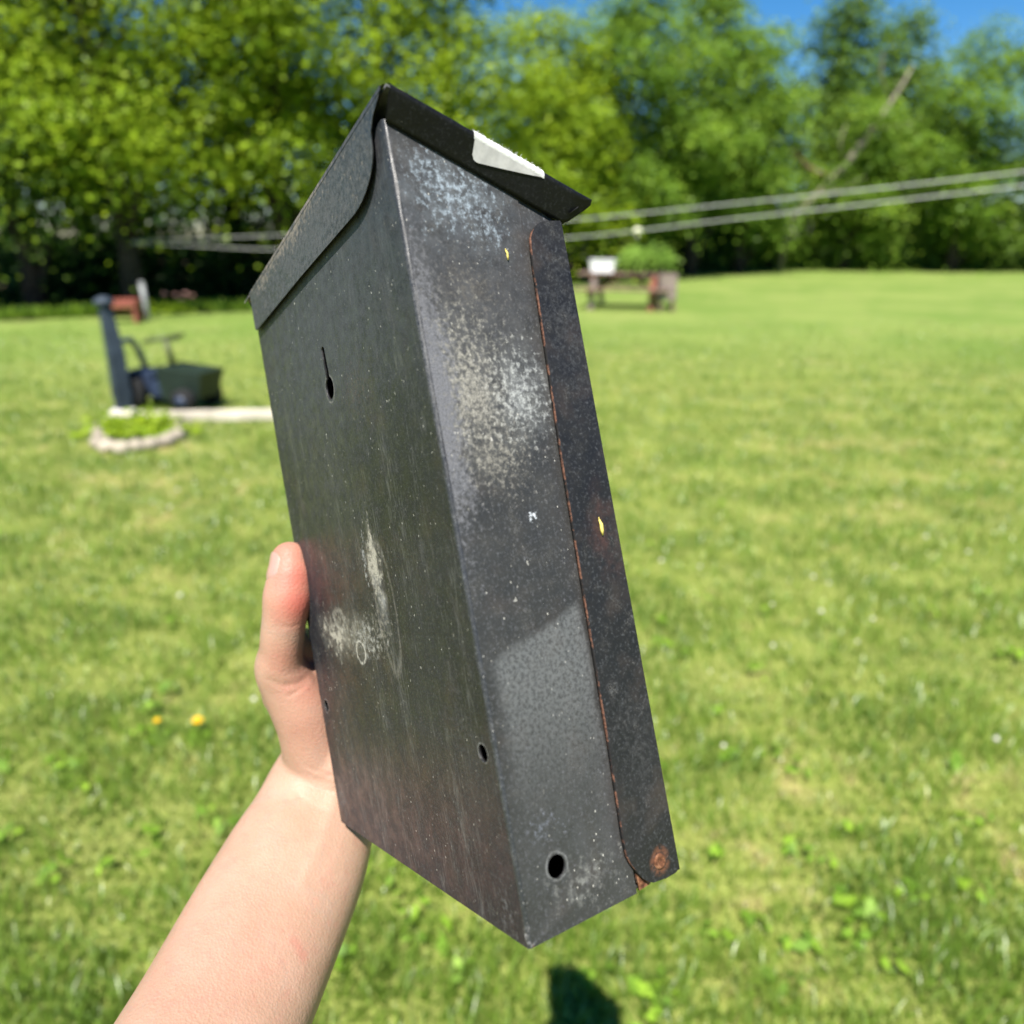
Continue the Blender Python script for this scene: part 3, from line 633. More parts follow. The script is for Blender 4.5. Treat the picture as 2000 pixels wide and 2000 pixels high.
TAN, BLUW, LAV = (.27, .25, .21), (.27, .32, .37), (.115, .115, .128)
KH = [((-.0108, 0, .0812), (.0044, 0, .0044), .16, (.20, .20, .20), .7), ((-.2290, 0, .0812), (.0044, 0, .0044), .16, (.2, .2, .2), .7), ((-.1200, 0, .2712), (.0072, 0, .0072), .14, (.17, .16, .155), .7)]
M_BACK = paint('mailbox_back_paint', base=(.0125, .0132, .0165), speck=1.1, grain=.75, streak=.75, brown=.3, rough=.38, spec=.22,
    rings=KH + [((-.143, 0, .1206), (.0075, 0, .0062), .24, (.40, .38, .34), .95), ((-.172, 0, .1405), (.0085, 0, .0058), .40, (.34, .32, .28), .5), ((-.093, 0, .146), (.013, 0, .034), .14, (.24, .22, .2), .3)],
    clouds=[((-.165, 0, .131), (.052, 0, .018), (.25, .235, .20), .75), ((-.10, 0, .172), (.010, 0, .020), (.30, .28, .24), .8), ((-.098, 0, .150), (.008, 0, .018), (.30, .30, .31), .7), ((-.12, 0, .31), (.17, 0, .08), (.070, .075, .084), .9), ((-.15, 0, .22), (.07, 0, .05), (.05, .05, .05), .7)], patches=[
    ((-.182, 0, .131), (.040, 0, .020), (.42, .39, .33), 190, .42, .54, .95), ((-.130, 0, .130), (.05, 0, .022), (.36, .35, .32), 240, .46, .58, .85), ((-.099, 0, .170), (.010, 0, .026), (.42, .39, .33), 230, .34, .50, .95), ((-.112, 0, .172), (.006, 0, .022), (.36, .36, .35), 260, .42, .56, .8),
    ((-.105, 0, .136), (.030, 0, .034), TAN, 300, .47, .62, .7), ((-.085, 0, .262), (.045, 0, .040), (.11, .085, .065), 380, .46, .66, .7),
    ((-.15, 0, .225), (.07, 0, .04), (.10, .10, .10), 340, .48, .70, .7), ((-.10, 0, .20), (.06, 0, .035), (.09, .09, .09), 340, .50, .72, .6),
    ((-.228, 0, .018), (.022, 0, .026), (.17, .17, .17), 260, .45, .66, .6), ((-.015, 0, .012), (.020, 0, .034), (.16, .16, .165), 300, .48, .68, .7),
    ((-.03, 0, .09), (.04, 0, .07), (.09, .09, .09), 380, .50, .72, .6), ((-.12, 0, .305), (.18, 0, .085), (.060, .064, .070), 320, .28, .62, .85)])
M_SIDE = paint('mailbox_side_paint', base=(.0215, .0210, .0203), speck=.42, grain=.8, brown=.25, rough=.52, diag=True, spec=.40,
    rings=[((0, .0201, .0274), (0, .0053, .0057), .16, (.16, .16, .16), .6)],
    clouds=[((0, .018, .242), (0, .036, .050), (.11, .105, .095), .5), ((0, .046, .236), (0, .024, .028), (.16, .165, .165), .5), ((0, .030, .325), (0, .045, .034), (.085, .095, .105), .8), ((0, .03, .28), (0, .05, .05), (.05, .05, .052), .8), ((0, .003, .24), (0, .012, .075), (.12, .12, .135), .5), ((0, .03, .03), (0, .06, .04), (.045, .046, .047), .7)], patches=[
    ((0, .030, .325), (0, .046, .036), BLUW, 330, .47, .60, .85), ((0, .046, .312), (0, .028, .022), BLUW, 300, .52, .63, .8), ((0, .015, .340), (0, .018, .020), BLUW, 340, .48, .62, .8),
    ((0, .018, .240), (0, .044, .060), (.33, .31, .265), 380, .41, .60, .78), ((0, .046, .236), (0, .030, .036), (.36, .37, .365), 380, .41, .60, .78),
    ((0, .003, .238), (0, .0115, .070), (.135, .135, .15), 420, .26, .46, .95), ((0, .028, .208), (0, .038, .034), TAN, 420, .46, .64, .65),
    ((0, .030, .285), (0, .04, .03), (.10, .09, .075), 420, .46, .66, .7), ((0, .036, .016), (0, .034, .020), (.19, .19, .175), 260, .46, .62, .75), ((0, .018, .045), (0, .018, .014), (.15, .165, .20), 420, .48, .66, .7),
    ((0, .001, .004), (0, .006, .008), (.28, .28, .29), 300, .45, .6, .8), ((0, .040, .1795), (0, .0050, .0036), (.55, .58, .62), 480, .44, .50, .95)],
    rustspots=[((0, .0005, .001), (.004, .004, .004)), ((0, .066, .004), (.01, .007, .012))])
M_FOLD = paint('mailbox_fold_paint', base=(.016, .0165, .018), speck=.7, grain=1.0, rough=.42, patches=[((0, 0, .26), (0, .1, .12), (.10, .10, .108), 700, .46, .68, .8), ((0, 0, .09), (0, .1, .10), (.08, .08, .085), 700, .5, .7, .6), ((0, 0, .004), (0, .1, .010), (.28, .27, .27), 400, .45, .64, .8)])
M_LID = paint('mailbox_lid_paint', speck=.25, grain=.7, rough=.46, base=(.014, .015, .0165), patches=[((-.11, 0, .352), (.22, 0, .045), (.082, .086, .092), 320, .26, .60, .95), ((-.15, 0, .369), (.13, 0, .013), (.26, .22, .18), 300, .36, .58, .85), ((-.246, 0, .372), (.016, 0, .007), (.26, .22, .18), 260, .3, .5, .9)])
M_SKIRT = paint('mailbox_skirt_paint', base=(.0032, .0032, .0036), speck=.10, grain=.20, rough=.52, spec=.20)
M_DOOR = paint('mailbox_door_paint', speck=.15, grain=.6, brown=.4, rough=.48, spec=.32, base=(.0090, .0086, .0092), patches=[((0, .076, .27), (0, .022, .09), (.040, .042, .047), 460, .44, .68, .8), ((0, .072, .06), (0, .022, .07), (.042, .043, .043), 320, .42, .68, .8)],
    rings=[((0, .0732, .0107), (0, .0044, .0048), .60, (.15, .06, .03), .6)], clouds=[((0, .076, .165), (0, .008, .026), (.060, .030, .024), .8)])
def rust_mat():
    t = NT('rusty_edge'); co = t.coord(); a = t.noise(co, 160, 4, .7); b = t.noise(co, 900, 3, .7)
    c = t.mix(t.mr(b, .4, .6), (.065, .030, .020), (.16, .075, .048)); c = t.mix(t.mr(a, .45, .54), c, (.012, .011, .011))
    return t.done(t.principled(c, .85, .25, 0, t.bump(b, .0003)))
M_RUST = rust_mat()
def rust2():
    t = NT('orange_rust'); co = t.coord(); b = t.noise(co, 500, 4, .7)
    return t.done(t.principled(t.ramp(b, [(.3, (.03, .014, .009)), (.5, (.13, .055, .028)), (.7, (.26, .14, .08))]), .9, .15, 0, t.bump(b, .0003)))
M_ORUST = rust2()

def panel(name, outline, holes, th, fn, mats, parent, edge_mat=None):
    """sheet of metal with real holes: 2D outline (a, b) in box units, fn maps (a, b, c) to box coordinates, c runs 0..-th inwards"""
    cu = bpy.data.curves.new('tmp', 'CURVE'); cu.dimensions = '2D'; cu.fill_mode = 'BOTH'; cu.extrude = th * S / 2
    for loop in [outline] + list(holes):
        sp = cu.splines.new('POLY'); sp.points.add(len(loop) - 1); sp.use_cyclic_u = True
        for q, (a, b) in zip(sp.points, loop): q.co = (a * S, b * S, 0, 1)
    ob = bpy.data.objects.new('tmp', cu); COL.objects.link(ob)
    dg = bpy.context.evaluated_depsgraph_get(); dg.update()
    me = bpy.data.meshes.new_from_object(ob.evaluated_get(dg)); bpy.data.objects.remove(ob); bpy.data.curves.remove(cu)
    bm = bmesh.new(); bm.from_mesh(me); bmesh.ops.remove_doubles(bm, verts=bm.verts, dist=1e-6)
    side = [abs(f.normal.z) < .5 for f in bm.faces]
    for v in bm.verts: v.co = Vector(fn(v.co.x / S, v.co.y / S, v.co.z / S - th / 2)) * S
    bm.normal_update(); bmesh.ops.recalc_face_normals(bm, faces=bm.faces)
    if edge_mat is not None:
        for f, s_ in zip(bm.faces, side): f.material_index = 1 if s_ else 0
    me2 = bpy.data.meshes.new(name); bm.to_mesh(me2); bm.free(); bpy.data.meshes.remove(me)
    return link(name, me2, [mats] + ([edge_mat] if edge_mat else []), parent)
def circ(a, b, r, n=28, rb=None): return [(a + r * math.cos(2 * math.pi * k / n), b + (rb or r) * math.sin(2 * math.pi * k / n)) for k in range(n)]
def rcorner(pts):
    """outline with rounded corners: pts = (a, b, radius)"""
    out = []
    for i, (a, b, r) in enumerate(pts):
        p = Vector((a, b)); q0 = Vector(pts[i - 1][:2]); q1 = Vector(pts[(i + 1) % len(pts)][:2])
        if r <= 0: out.append((a, b)); continue
        p0 = p + (q0 - p).normalized() * r; p1 = p + (q1 - p).normalized() * r
        for k in range(9):
            t = k / 8; out.append(tuple((1 - t) ** 2 * p0 + 2 * t * (1 - t) * p + t * t * p1))
    return out

box = empty('mailbox'); box.matrix_world = MW
tag(box, 'worn black metal wall mailbox with slanted lid held up in the hand', 'mailbox')
TH = .0014; RF = .0019
key = []
kx, kz, kr, kw_, kt = -.1200, .2715, .0064, .0026, .2930
a0 = math.asin(kw_ / kr)
for k in range(25):
    a = math.pi / 2 + a0 + (2 * math.pi - 2 * a0) * k / 24; key.append((kx + kr * math.cos(a), kz + kr * math.sin(a)))
for k in range(9):
    a = -math.pi * 0 + math.pi * k / 8; key.append((kx - .0008 + kw_ * math.cos(a), kt + kw_ * math.sin(a)))
panel('back_panel', [(-W_ + RF, 0), (-RF, 0), (-RF, H_), (-W_ + RF, H_)], [key, circ(-.0108, .0812, .0040), circ(-.2290, .0812, .0040)], TH, lambda a, b, c: (a, -c, b), M_BACK, box, M_DOOR)
# right side: flat part, step, then the part that lies under the door flange
yj0, yj1 = .0608, .0636
def yj(z): return yj0 + (yj1 - yj0) * z / .33
panel('side_panel', [(RF, 0), (yj(0) - .001, 0), (yj(.33), ztop(yj1) + .0006), (RF, ztop(RF))], [circ(.0201, .0274, .0046, 32, .0050)], TH, lambda a, b, c: (c, a, b), M_SIDE, box, M_DOOR)
panel('side_step', [(yj(0) + .0002, .004), (.0825, .012), (.0825, HF), (yj(.33) + .0006, ztop(yj1) - .0015)], [], TH, lambda a, b, c: (c - .0006, a, b), M_SIDE, box, M_DOOR)
panel('hinge_tab', [(yj(0) + .0004, .0008), (.0680, .0012), (.0740, .010), (.0740, .022), (yj(0) + .0004, .024)], [], .0008, lambda a, b, c: (c + .0003, a, b), M_ORUST, box)
panel('side_panel', [(RF, 0), (.0825, 0), (.0825, HF), (RF, ztop(RF))], [], TH, lambda a, b, c: (-W_ - c, a, b), M_SIDE, box)
panel('bottom_panel', [(-W_ + .002, .002), (-.002, .002), (-.002, .083), (-W_ + .002, .083)], [], TH, lambda a, b, c: (a, b, .0022 + c), M_BACK, box)
def fold(x0, sx):
    vs = []; n = 8
    for k in range(n + 1):
        a = math.pi / 2 * k / n; x = x0 - sx * RF * (1 - math.sin(a)); y = RF * (1 - math.cos(a))
        x = x0 + sx * (-RF + RF * math.sin(a)); zt = ztop(y) - .0002
        vs.append([(x * S, y * S, zt * S * j / 60) for j in range(61)])
    V = [v for r in vs for v in r]; F = [(i * 61 + j, (i + 1) * 61 + j, (i + 1) * 61 + j + 1, i * 61 + j + 1) for i in range(n) for j in range(60)]
    rr = np.random.default_rng(8); V = [(x + rr.normal(0, .00006), y + rr.normal(0, .00006), z) for x, y, z in V]
    me = bpy.data.meshes.new('corner_fold'); me.from_pydata(V, [], F); me.update(); return link('corner_fold', me, M_FOLD, box, True)
fold(0.0, 1); fold(-W_, -1)
# door on the front with a flange wrapping round the side
door = panel('door', [(-W_ - .001, .0025), (.0030, .0025), (.0030, .3175), (-W_ - .001, .3175)], [], TH, lambda a, b, c: (a, .0848 + c, b), M_DOOR, box)
fl = [(.0836, .0032), (.0842, .0045), (.0842, .3165), (.0836, .3180), (.0738, .3172), (.0708, .3160), (.0684, .3142), (.0661, .3115), (.0645, .3082), (.0635, .2995), (.0616, .2527), (.0597, .2042), (.0580, .1277), (.0569, .0711), (.0553, .0296), (.0556, .0196), (.0568, .0158), (.0585, .0127), (.0603, .0095), (.0626, .0065), (.0650, .0042), (.0677, .0029), (.0760, .0020), (.0815, .0022)]
panel('door_flange', fl, [], .0022, lambda a, b, c: (.0036 + c, a, b), M_DOOR, door, M_RUST)
fl2 = [(a, b) for a, b in fl]
panel('door_flange', fl2, [], .0014, lambda a, b, c: (-W_ - .0018 - c, a, b), M_DOOR, door, M_RUST)
mb = MB()
for k in range(1): pass
prof = [(.0034, .0), (.0032, .0006), (.0026, .0009), (.0020, .0008), (.0012, .0004), (.0002, .0003)]
V = []; F = []; n = 20
for r0, hgt in prof:
    for k in range(n): V.append(((.0036 + hgt) * S, (.0732 + r0 * math.cos(2 * math.pi * k / n)) * S, (.0107 + r0 * 1.05 * math.sin(2 * math.pi * k / n)) * S))
for i in range(len(prof) - 1):
    for k in range(n): F.append((i * n + k, i * n + (k + 1) % n, (i + 1) * n + (k + 1) % n, (i + 1) * n + k))
F.append(tuple((len(prof) - 1) * n + k for k in range(n)))
me = bpy.data.meshes.new('rivet'); me.from_pydata(V, [], F); me.update(); tag(link('rivet', me, M_ORUST, door, True), 'rusty ring shaped rivet')

# lid
LX0, LX1, LY0, LY1, LZ0, LZ1 = -.2520, .0104, -.0022, .1000, .3700, .3262
def lz(y): return LZ0 + (LZ1 - LZ0) * (y - LY0) / (LY1 - LY0)
lid = panel('lid', [(LX0, LY0 + .002), (LX1 - .0015, LY0 + .002), (LX1 - .0015, LY1), (LX0, LY1)], [], .0012, lambda a, b, c: (a, b, lz(b) + .0005 + c), M_LID, box)
tag(lid, 'slanted black top')
# back flange with rounded lower right corner, and the rolled top edge
bf = [(-.2362, .3432), (-.2330, .3418), (-.130, .3388), (-.048, .3352)] + [(-.040 + .0305 * math.sin(k * math.pi / 16), .3349 + .0180 * (1 - math.cos(k * math.pi / 16))) for k in range(0, 9)] + [(-.0085, .358), (-.0040, .3625), (.0030, .3655), (.0066, .3676), (.0070, .3694), (-.2362, .3694)]
panel('back_flange', bf, [], .0010, lambda a, b, c: (a, -.0026 - c * .9 - .0003 * max(0, (.352 - b) / .016), b), M_LID, lid, M_SKIRT)
def roll(pts_fn, n, name, mat, parent):
    """rolled edge: pts_fn(i) gives a list of rows"""
    rows = pts_fn; k = len(rows[0]); V = [tuple(Vector(p) * S) for r in rows for p in r]
    F = [(i * k + j, (i + 1) * k + j, (i + 1) * k + j + 1, i * k + j + 1) for i in range(len(rows) - 1) for j in range(k - 1)]
    me = bpy.data.meshes.new(name); me.from_pydata(V, [], F); me.update(); return link(name, me, mat, parent, True)
rows = []
for i in range(7):
    a = math.pi / 2 * i / 6; rows.append([(LX0 + (LX1 - LX0 - .003) * j / 30, LY0 + .0024 - .0030 * math.sin(a), LZ0 + .0003 - .0030 * (1 - math.cos(a))) for j in range(31)])
roll(rows, 0, 'top_roll', M_LID, lid)
# side skirts turned down and inwards under the overhang
def skirt(x_out, sx):
    rows = []
    def prof(y):
        z = lz(y); p = []
        for k in range(8):                                        # rolled edge
            a = math.radians(90 - 132 * k / 7); p.append((x_out + sx * (-.0022 + .0022 * math.cos(a)), z + .0014 - .0022 + .0022 * math.sin(a)))
        zb = min(ztop(max(0, min(y, D_))) - .0022, z - .0105)
        e0 = p[-1]; e1 = (0 if sx > 0 else -W_, zb); e1 = (e1[0] + sx * .0012, e1[1])
        for k in range(1, 9):
            t = k / 8; p.append((e0[0] + (e1[0] - e0[0]) * t, e0[1] + (e1[1] - e0[1]) * t))
        for k in range(8, -1, -1):                                # inner side
            t = k / 8; p.append((e0[0] + (e1[0] - e0[0]) * t - sx * .0012, e0[1] + (e1[1] - e0[1]) * t + .0006))
        return p
    n = 44
    for j in range(n + 1):
        y = LY0 + .0030 + (LY1 - LY0 - .003) * j / n
        pr = prof(y)
        if y > .088:                                              # the front end runs out in a point
            f = (y - .088) / (LY1 - .088); z0 = lz(y) + .0004; pr = [(x_out + (x - x_out) * (1 - .82 * f ** 1.6), z0 + (z - z0) * (1 - .80 * f ** 1.6)) for x, z in pr]
        rows.append([(x, y, z) for x, z in pr])
    return roll(rows, 0, 'side_skirt', M_SKIRT, lid)
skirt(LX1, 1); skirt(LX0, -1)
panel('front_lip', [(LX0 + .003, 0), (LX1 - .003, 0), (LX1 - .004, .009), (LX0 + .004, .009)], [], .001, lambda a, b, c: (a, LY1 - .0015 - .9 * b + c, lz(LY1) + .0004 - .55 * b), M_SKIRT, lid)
# torn white paper sticker folded over the lid edge
PAPER = simple('white_paper', (.56, .525, .54), .8, .14, 260, .2)
FUZZ = simple('torn_paper_fibre', (.74, .73, .72), .95, .08, 900, .1, .0005)
def skp(y, s):
    """point on the skirt, s metres (box units) down from the rolled edge, lifted a little"""
    z = lz(y); a = math.radians(-42); x0 = LX1 - .0022 + .0022 * math.cos(a); z0 = z - .0008 + .0022 * math.sin(a)
    zb = min(ztop(max(0, min(y, D_))) - .0022, z - .0105); d = Vector((.0012 - x0, 0, zb - z0)).normalized()
    n = Vector((-d.z, 0, d.x)); n = n if n.x > 0 else -n
    return Vector((x0, y, z0)) + d * s + n * .0004
ya, yb = .0388, .0728
V = []; F = []; n = 40
for j in range(n + 1):
    y = ya + (yb - ya) * j / n; f = j / n; dep = .0097 * (1 - f) ** .92
    if f < .10: dep *= (1 - (1 - f / .10) ** 2) ** .5 * .30 + .70
    for k in range(5): V.append(tuple(skp(y, dep * k / 4) * S))
for j in range(n):
    for k in range(4): F.append((j * 5 + k, (j + 1) * 5 + k, (j + 1) * 5 + k + 1, j * 5 + k + 1))
me = bpy.data.meshes.new('sticker'); me.from_pydata(V, [], F); me.update()
stk = tag(link('sticker', me, PAPER, lid, True), 'torn white paper sticker folded over the lid edge')
rows = []; rr = np.random.default_rng(31)
for j in range(90):
    y = ya - .0004 + (yb + .0012 - ya) * j / 89; z = lz(y); fz = rr.uniform(.0000, .0006); row = []
    for k in range(9):
        a = math.radians(-50 + 140 * k / 8); rad = .0022 + .0003 + fz * max(0, math.sin(a + .5)) * (.4 + .6 * rr.random()); row.append((LX1 - .0022 + rad * math.cos(a), y, z - .0008 + rad * math.sin(a)))
    row.append((LX1 - .008, y, z + .0022)); row.append((LX1 - .022 - rr.uniform(0, .003), y, z + .0018)); rows.append(row)
roll(rows, 0, 'torn_edge', FUZZ, stk)
mb = MB()
for i in range(30):
    y = rr.uniform(ya, yb); z = lz(y); p0 = Vector((LX1 - .001, y, z + .0016)); d = Vector((rr.uniform(.1, .8), rr.uniform(-.7, .7), rr.uniform(.4, 1.0))).normalized() * rr.uniform(.0006, .0020)
    mb.tube([p0 * S, (p0 + d * .6) * S, (p0 + d + Vector((0, .0004, -.0003))) * S], [.00006, .00005, .00002], 4)
mb.build('fibre', FUZZ, stk)
# little dried seeds stuck to the metal
def seed(label, y, z, x, L, rot, w=.0006):
    p = bw(x, y, z); o = empty('dry_seed', tuple(p)); o.rotation_mode = 'QUATERNION'; o.rotation_quaternion = (RW @ Matrix.Rotation(rot, 3, 'X')).to_quaternion(); tag(o, label, 'seed')
    SD = simple('straw_seed', (.62, .50, .12), .7, .15, 900)
    MB().tube([(0, 0, -L * .5), (.0002, 0, -L * .2), (.0003, .0002, L * .15), (0, 0, L * .5)], [.0002, w, w, .0002], 7).build('husk', SD, o, True)
    MB().tube([(0, 0, L * .48), (.0002, 0, L * .6)], [.00025, .0001], 5).build('tip', SD, o, True)
seed('yellow straw seed stuck on the rusty door edge of the mailbox', .0740, .1684, .0043, .0056, .06)
seed('tiny pale seed stuck high on the narrow side of the mailbox', .0512, .3007, .0006, .0034, .1, .00032)

# ------------------------------------------------------------------ the hand and forearm
def sweep(mb, chain, n=18):
    """closed tapered tube with round ends through (point, radius)"""
    P = [Vector(p) for p, _ in chain]; R_ = [r for _, r in chain]
    fine = []; m = 6
    for i in range(len(P) - 1):
        p0 = P[max(0, i - 1)]; p1 = P[i]; p2 = P[i + 1]; p3 = P[min(len(P) - 1, i + 2)]
        for k in range(m):
            t = k / m; fine.append((.5 * ((2 * p1) + (p2 - p0) * t + (2 * p0 - 5 * p1 + 4 * p2 - p3) * t * t + (3 * p1 - p0 - 3 * p2 + p3) * t ** 3), R_[i] + (R_[i + 1] - R_[i]) * (t * t * (3 - 2 * t))))
    fine.append((P[-1], R_[-1]))
    d0 = (fine[0][0] - fine[1][0]).normalized(); d1 = (fine[-1][0] - fine[-2][0]).normalized()
    r0, r1 = fine[0][1], fine[-1][1]
    pre = [(fine[0][0] + d0 * r0 * math.sin(a), r0 * math.cos(a)) for a in (1.5, 1.2, .9, .6, .3)]
    post = [(fine[-1][0] + d1 * r1 * math.sin(a), r1 * math.cos(a)) for a in (.3, .6, .9, 1.2, 1.5)]
    al = pre + fine + post
    mb.tube([p for p, _ in al], [r for _, r in al], n)
def hp(u, v, z, rpx): return (pt(u, v, z), rpx * z / FPX)
mb = MB()
# forearm: one oval tube
def oval(mb, ax, flat=.74, n=40):
    P = []; m = 8; q = np.array(ax, float)
    for i in range(len(q) - 1):
        p0 = q[max(0, i - 1)]; p1 = q[i]; p2 = q[i + 1]; p3 = q[min(len(q) - 1, i + 2)]
        for k in range(m):
            t = k / m; P.append(.5 * ((2 * p1) + (p2 - p0) * t + (2 * p0 - 5 * p1 + 4 * p2 - p3) * t * t + (3 * p1 - p0 - 3 * p2 + p3) * t ** 3))
    P.append(q[-1]); C = [pt(*map(float, p[:3])) for p in P]; Rr = [float(p[3] * p[2] / FPX) for p in P]
    rings = []
    for i, c in enumerate(C):
        t = (C[min(i + 1, len(C) - 1)] - C[max(i - 1, 0)]).normalized(); a = pt(float(P[i][0]) + .88, float(P[i][1]) + .48, float(P[i][2])) - c
        a = (a - t * a.dot(t)).normalized(); b = t.cross(a); rings.append((c, t, a, b, Rr[i]))
    ext = []
    c, t, a, b, rr_ = rings[0]; ext += [(c - t * rr_ * .7 * math.sin(w), t, a, b, rr_ * math.cos(w)) for w in (1.5, 1.2, .9, .6, .3)]
    ext += rings
    c, t, a, b, rr_ = rings[-1]; ext += [(c + t * rr_ * .7 * math.sin(w), t, a, b, rr_ * math.cos(w)) for w in (.3, .6, .9, 1.2, 1.5)]
    vs = []; fs = []
    for c, t, a, b, rr_ in ext:
        for k in range(n):
            w = 2 * math.pi * k / n; ca, sa = math.cos(w), math.sin(w); e = 1 / (abs(ca) ** 2.4 + abs(sa) ** 2.4) ** (1 / 2.4)
            vs.append(c + rr_ * e * (ca * a + flat * sa * b))
    for i in range(len(ext) - 1):
        for k in range(n): fs.append((i * n + k, i * n + (k + 1) % n, (i + 1) * n + (k + 1) % n, (i + 1) * n + k))
    fs.append(tuple(range(n - 1, -1, -1))); fs.append(tuple(range((len(ext) - 1) * n, len(ext) * n)))
    mb.add(vs, fs)
oval(mb, [(652, 1478, .405, 92), (634, 1530, .400, 106), (610, 1606, .390, 122), (575, 1690, .373, 139), (510, 1825, .345, 155), (425, 2000, .310, 171), (320, 2200, .274, 190), (230, 2400, .245, 213)])
# thumb
sweep(mb, [hp(618, 1468, .394, 64), hp(596, 1395, .387, 61), hp(551, 1314, .378, 51), hp(550, 1264, .371, 42), hp(555, 1214, .367, 43), hp(562, 1166, .3650, 48), hp(567, 1125, .3655, 44), hp(566, 1094, .3665, 37)], 20)
sweep(mb, [hp(536, 1312, .381, 36), hp(560, 1350, .384, 50)], 16)
# thenar pad
sweep(mb, [hp(630, 1480, .398, 75), hp(622, 1400, .396, 66), hp(592, 1330, .390, 46)], 20)
sweep(mb, [hp(566, 1250, .380, 36), hp(588, 1262, .392, 37), hp(620, 1270, .408, 38)], 16)
sweep(mb, [hp(590, 1300, .392, 34), hp(612, 1290, .402, 34), hp(640, 1300, .415, 36)], 16)
# palm against the far narrow side, fingers round the front of the box: built in box coordinates
def hb(x, y, z, r): return (bw(x / S, y / S, z / S), r)
WX = -W_ * S; DY = D_ * S
wr = (MW.inverted() @ pt(640, 1540, .400))
for i, (zm, zt, L) in enumerate(((.108, .120, 1.0), (.090, .100, 1.08), (.072, .079, 1.0), (.055, .058, .82))):
    rk = (.0118, .0120, .0112, .0100)[i]
    sweep(mb, [(MW @ wr, .018), hb(WX - .017, DY * .45, .035 + .55 * (zm - .035), .0145), hb(WX - .0145, DY + .004, zm, rk + .001)], 14)
    sweep(mb, [hb(WX - .0145, DY + .004, zm, rk + .0005), hb(WX - .004, DY + .0135, zm + .003, rk), hb(WX + .020 * L, DY + .0125, zt, rk * .92), hb(WX + .040 * L, DY + .0115, zt + .002, rk * .84), hb(WX + .058 * L, DY + .0105, zt + .002, rk * .70)], 14)
sweep(mb, [(MW @ wr, .02), hb(WX - .016, DY * .35, .03, .015), hb(WX - .0155, DY * .95, .042, .013)], 14)
me = mb.mesh('tmp_hand'); tmp = bpy.data.objects.new('tmp_hand', me); COL.objects.link(tmp)
rm = tmp.modifiers.new('r', 'REMESH'); rm.mode = 'VOXEL'; rm.voxel_size = .00115
sm = tmp.modifiers.new('s', 'SMOOTH'); sm.factor = .5; sm.iterations = 14
dg = bpy.context.evaluated_depsgraph_get(); dg.update()
hm = bpy.data.meshes.new_from_object(tmp.evaluated_get(dg)); bpy.data.objects.remove(tmp)
n = len(hm.vertices); co = np.empty(n * 3, np.float32); hm.vertices.foreach_get('co', co); co = co.reshape(-1, 3).astype(float)
nr = np.empty(n * 3, np.float32); hm.vertices.foreach_get('normal', nr); nr = nr.reshape(-1, 3).astype(float)
def seg_dist(P, path):
    best = np.full(len(P), 9.)
    for a, b in zip(path[:-1], path[1:]):
        a = np.array(a); b = np.array(b); d = b - a; t = np.clip(((P - a) @ d) / (d @ d), 0, 1); best = np.minimum(best, np.linalg.norm(P - a - t[:, None] * d, axis=1))
    return best
def on_skin(u, v):
    """nearest skin point along a direction of view"""
    o = np.array((0, 0, CAMZ)); d = np.array(pt(u, v, 1.0)) - o; d /= np.linalg.norm(d)
    w = co - o; k = w @ d; off = np.linalg.norm(w - k[:, None] * d, axis=1); ok = off < .0025
    if not ok.any(): return None
    return o + d * k[ok].min()
def crease(pts_, width, depth):
    P = [on_skin(*p) for p in pts_]; P = [p for p in P if p is not None]
    if len(P) < 2: return
    d = seg_dist(co, P); co[:] -= nr * (depth * np.exp(-(d / width) ** 2))[:, None]
    co[:] += nr * (depth * .10 * np.exp(-((d - width * 2.2) / (width * 1.1)) ** 2))[:, None]
crease([(551, 1440), (564, 1466), (588, 1492), (615, 1508), (645, 1516)], .0009, .0015)
crease([(552, 1458), (566, 1484), (590, 1508), (618, 1524), (648, 1532)], .0008, .0010)
crease([(556, 1490), (580, 1516), (612, 1538), (648, 1548)], .0009, .0004)
crease([(560, 1530), (600, 1566), (640, 1586)], .0011, .0004)
crease([(540, 1220), (565, 1228), (592, 1220)], .0010, .00035)
crease([(518, 1208), (532, 1214), (548, 1214)], .0008, .0003)
crease([(517, 1222), (532, 1229), (552, 1232)], .0008, .0003)
crease([(565, 1360), (590, 1345), (606, 1332)], .0010, .0005)
crease([(520, 1330), (550, 1340), (580, 1338), (606, 1322)], .0015, .0005)
# the tendon of the wrist
P = [on_skin(*p) for p in [(655, 1560), (630, 1640), (590, 1720)]]; P = [p for p in P if p is not None]
if len(P) > 1: co += nr * (.0008 * np.exp(-(seg_dist(co, P) / .004) ** 2))[:, None]
hm.vertices.foreach_set('co', co.astype(np.float32).ravel()); hm.update()
flush = np.zeros(n)
for (u, v), rad, am in (((578, 1130), .013, .85), ((588, 1180), .012, 1.0), ((560, 1085), .012, .6), ((555, 1290), .010, .35), ((600, 1340), .014, .35), ((600, 1420), .018, .22), ((440, 1850), .03, .12)):
    p = on_skin(u, v)
    if p is not None: flush = np.maximum(flush, am * np.exp(-(np.linalg.norm(co - p, axis=1) / rad) ** 2))
mark = np.zeros(n)
P = [on_skin(*p) for p in [(577, 1835), (588, 1850), (596, 1868)]]; P = [p for p in P if p is not None]
if len(P) > 1: mark = .75 * np.exp(-(seg_dist(co, P) / .0022) ** 2)
p = on_skin(505, 1308)
if p is not None: mark = np.maximum(mark, 1.3 * np.exp(-(np.linalg.norm(co - p, axis=1) / .0011) ** 2))
for nm, a in (('flush', flush), ('mark', mark)):
    at = hm.attributes.new(nm, 'FLOAT', 'POINT'); at.data.foreach_set('value', a.astype(np.float32))
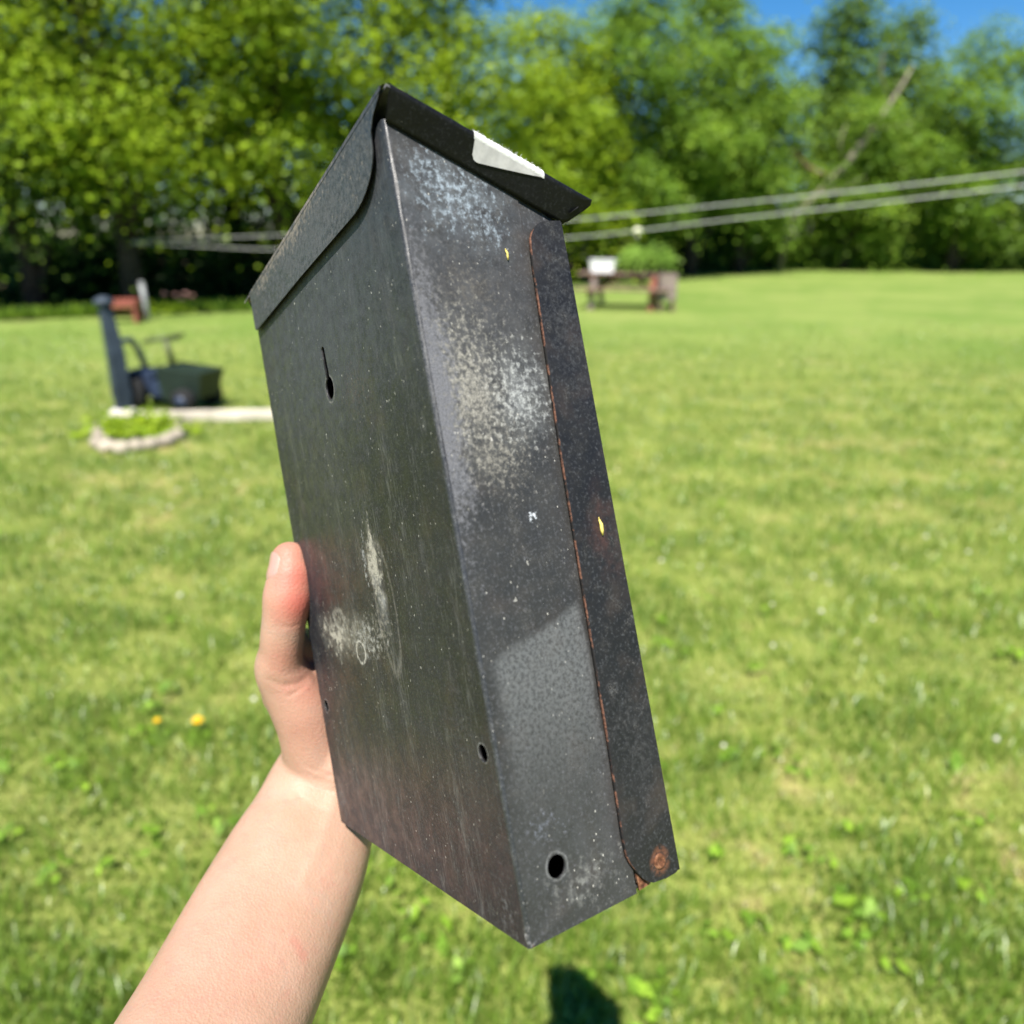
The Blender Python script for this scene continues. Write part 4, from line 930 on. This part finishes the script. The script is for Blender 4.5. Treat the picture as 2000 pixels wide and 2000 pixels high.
def skin():
    t = NT('skin'); co_ = t.coord(); f = t.attr('flush'); k = t.attr('mark')
    n1 = t.noise(co_, 45, 4, .6); n2 = t.noise(co_, 700, 3, .6); n3 = t.noise(co_, 160, 4, .6)
    c = t.mix(t.mr(n1, .3, .7), (.330, .206, .142), (.370, .234, .168)); c = t.mix(t.mr(n3, .50, .72, 0, .35), c, (.35, .165, .125))
    vein = t.mr(t.math('ABSOLUTE', t.math('SUBTRACT', t.noise(t.vmath('MULTIPLY', co_, (1, .5, .6)), 38, 2, .5, .6), .5)), 0, .02, .16, 0); c = t.mix(vein, c, (.24, .20, .17))
    c = t.mix(t.mr(t.noise(co_, 380, 4, .7), .56, .72, 0, .18), c, (.30, .14, .10))
    c = t.mix(t.math('MULTIPLY', f, .85), c, (.42, .095, .072)); c = t.mix(t.math('MULTIPLY', k, .5, clamp=True), c, (.38, .07, .06))
    v = t.voro(co_, 900)
    h = t.math('ADD', t.math('MULTIPLY', n2, .6), t.math('MULTIPLY', v, .5))
    b = t.principled(c, t.mr(n2, .3, .7, .48, .62), .30, 0, t.bump(h, .0003, .9), Subsurface_Weight=.12, Subsurface_Scale=.004)
    return t.done(b)
SKIN = skin()
hand = link('person', hm, SKIN, None, True)
tag(hand, 'bare left hand and forearm gripping the mailbox, thumb pressed on its back edge', 'person')
# thumb nail, laid on the skin
from mathutils.bvhtree import BVHTree
bvh = BVHTree.FromPolygons([tuple(c) for c in co], [tuple(p.vertices) for p in hm.polygons])
tipc, midc = pt(566, 1094, .3665), pt(563, 1150, .3652)
axis = (tipc - midc).normalized(); view = (Vector((0, 0, CAMZ)) - tipc).normalized()
side = axis.cross(view).normalized(); side = side if side.x < 0 else -side
nd = (side * .90 + view * .34).normalized(); tg = nd.cross(axis).normalized()
V = []; F = []; na, nb = 12, 10
cen = pt(566, 1106, .3662)
for i in range(na + 1):
    s0 = -1 + 2 * i / na
    for j in range(nb + 1):
        w = -1 + 2 * j / nb; a = w * .70; along = .0066 * s0 * (1 - .42 * w ** 4 - .12 * w * w)
        d = nd * math.cos(a) + tg * math.sin(a); q = cen + axis * min(along, .006)
        hit = bvh.ray_cast(q + d * .03, -d)[0]; hit = hit if hit is not None else q + d * .009
        edge = max(abs(w), abs(s0) if s0 < 0 else 0); V.append(tuple(hit + axis * max(0, along - .006) + d * (.0005 - .0006 * edge ** 6)))
for i in range(na):
    for j in range(nb): q = i * (nb + 1) + j; F.append((q, q + 1, q + nb + 2, q + nb + 1))
me = bpy.data.meshes.new('thumbnail'); me.from_pydata(V, [], F); me.update()
t = NT('nail'); NAIL = t.done(t.principled((.37, .215, .175), .32, .5, 0, None, Subsurface_Weight=.1, Subsurface_Scale=.002))
o = link('thumbnail', me, NAIL, hand, True)
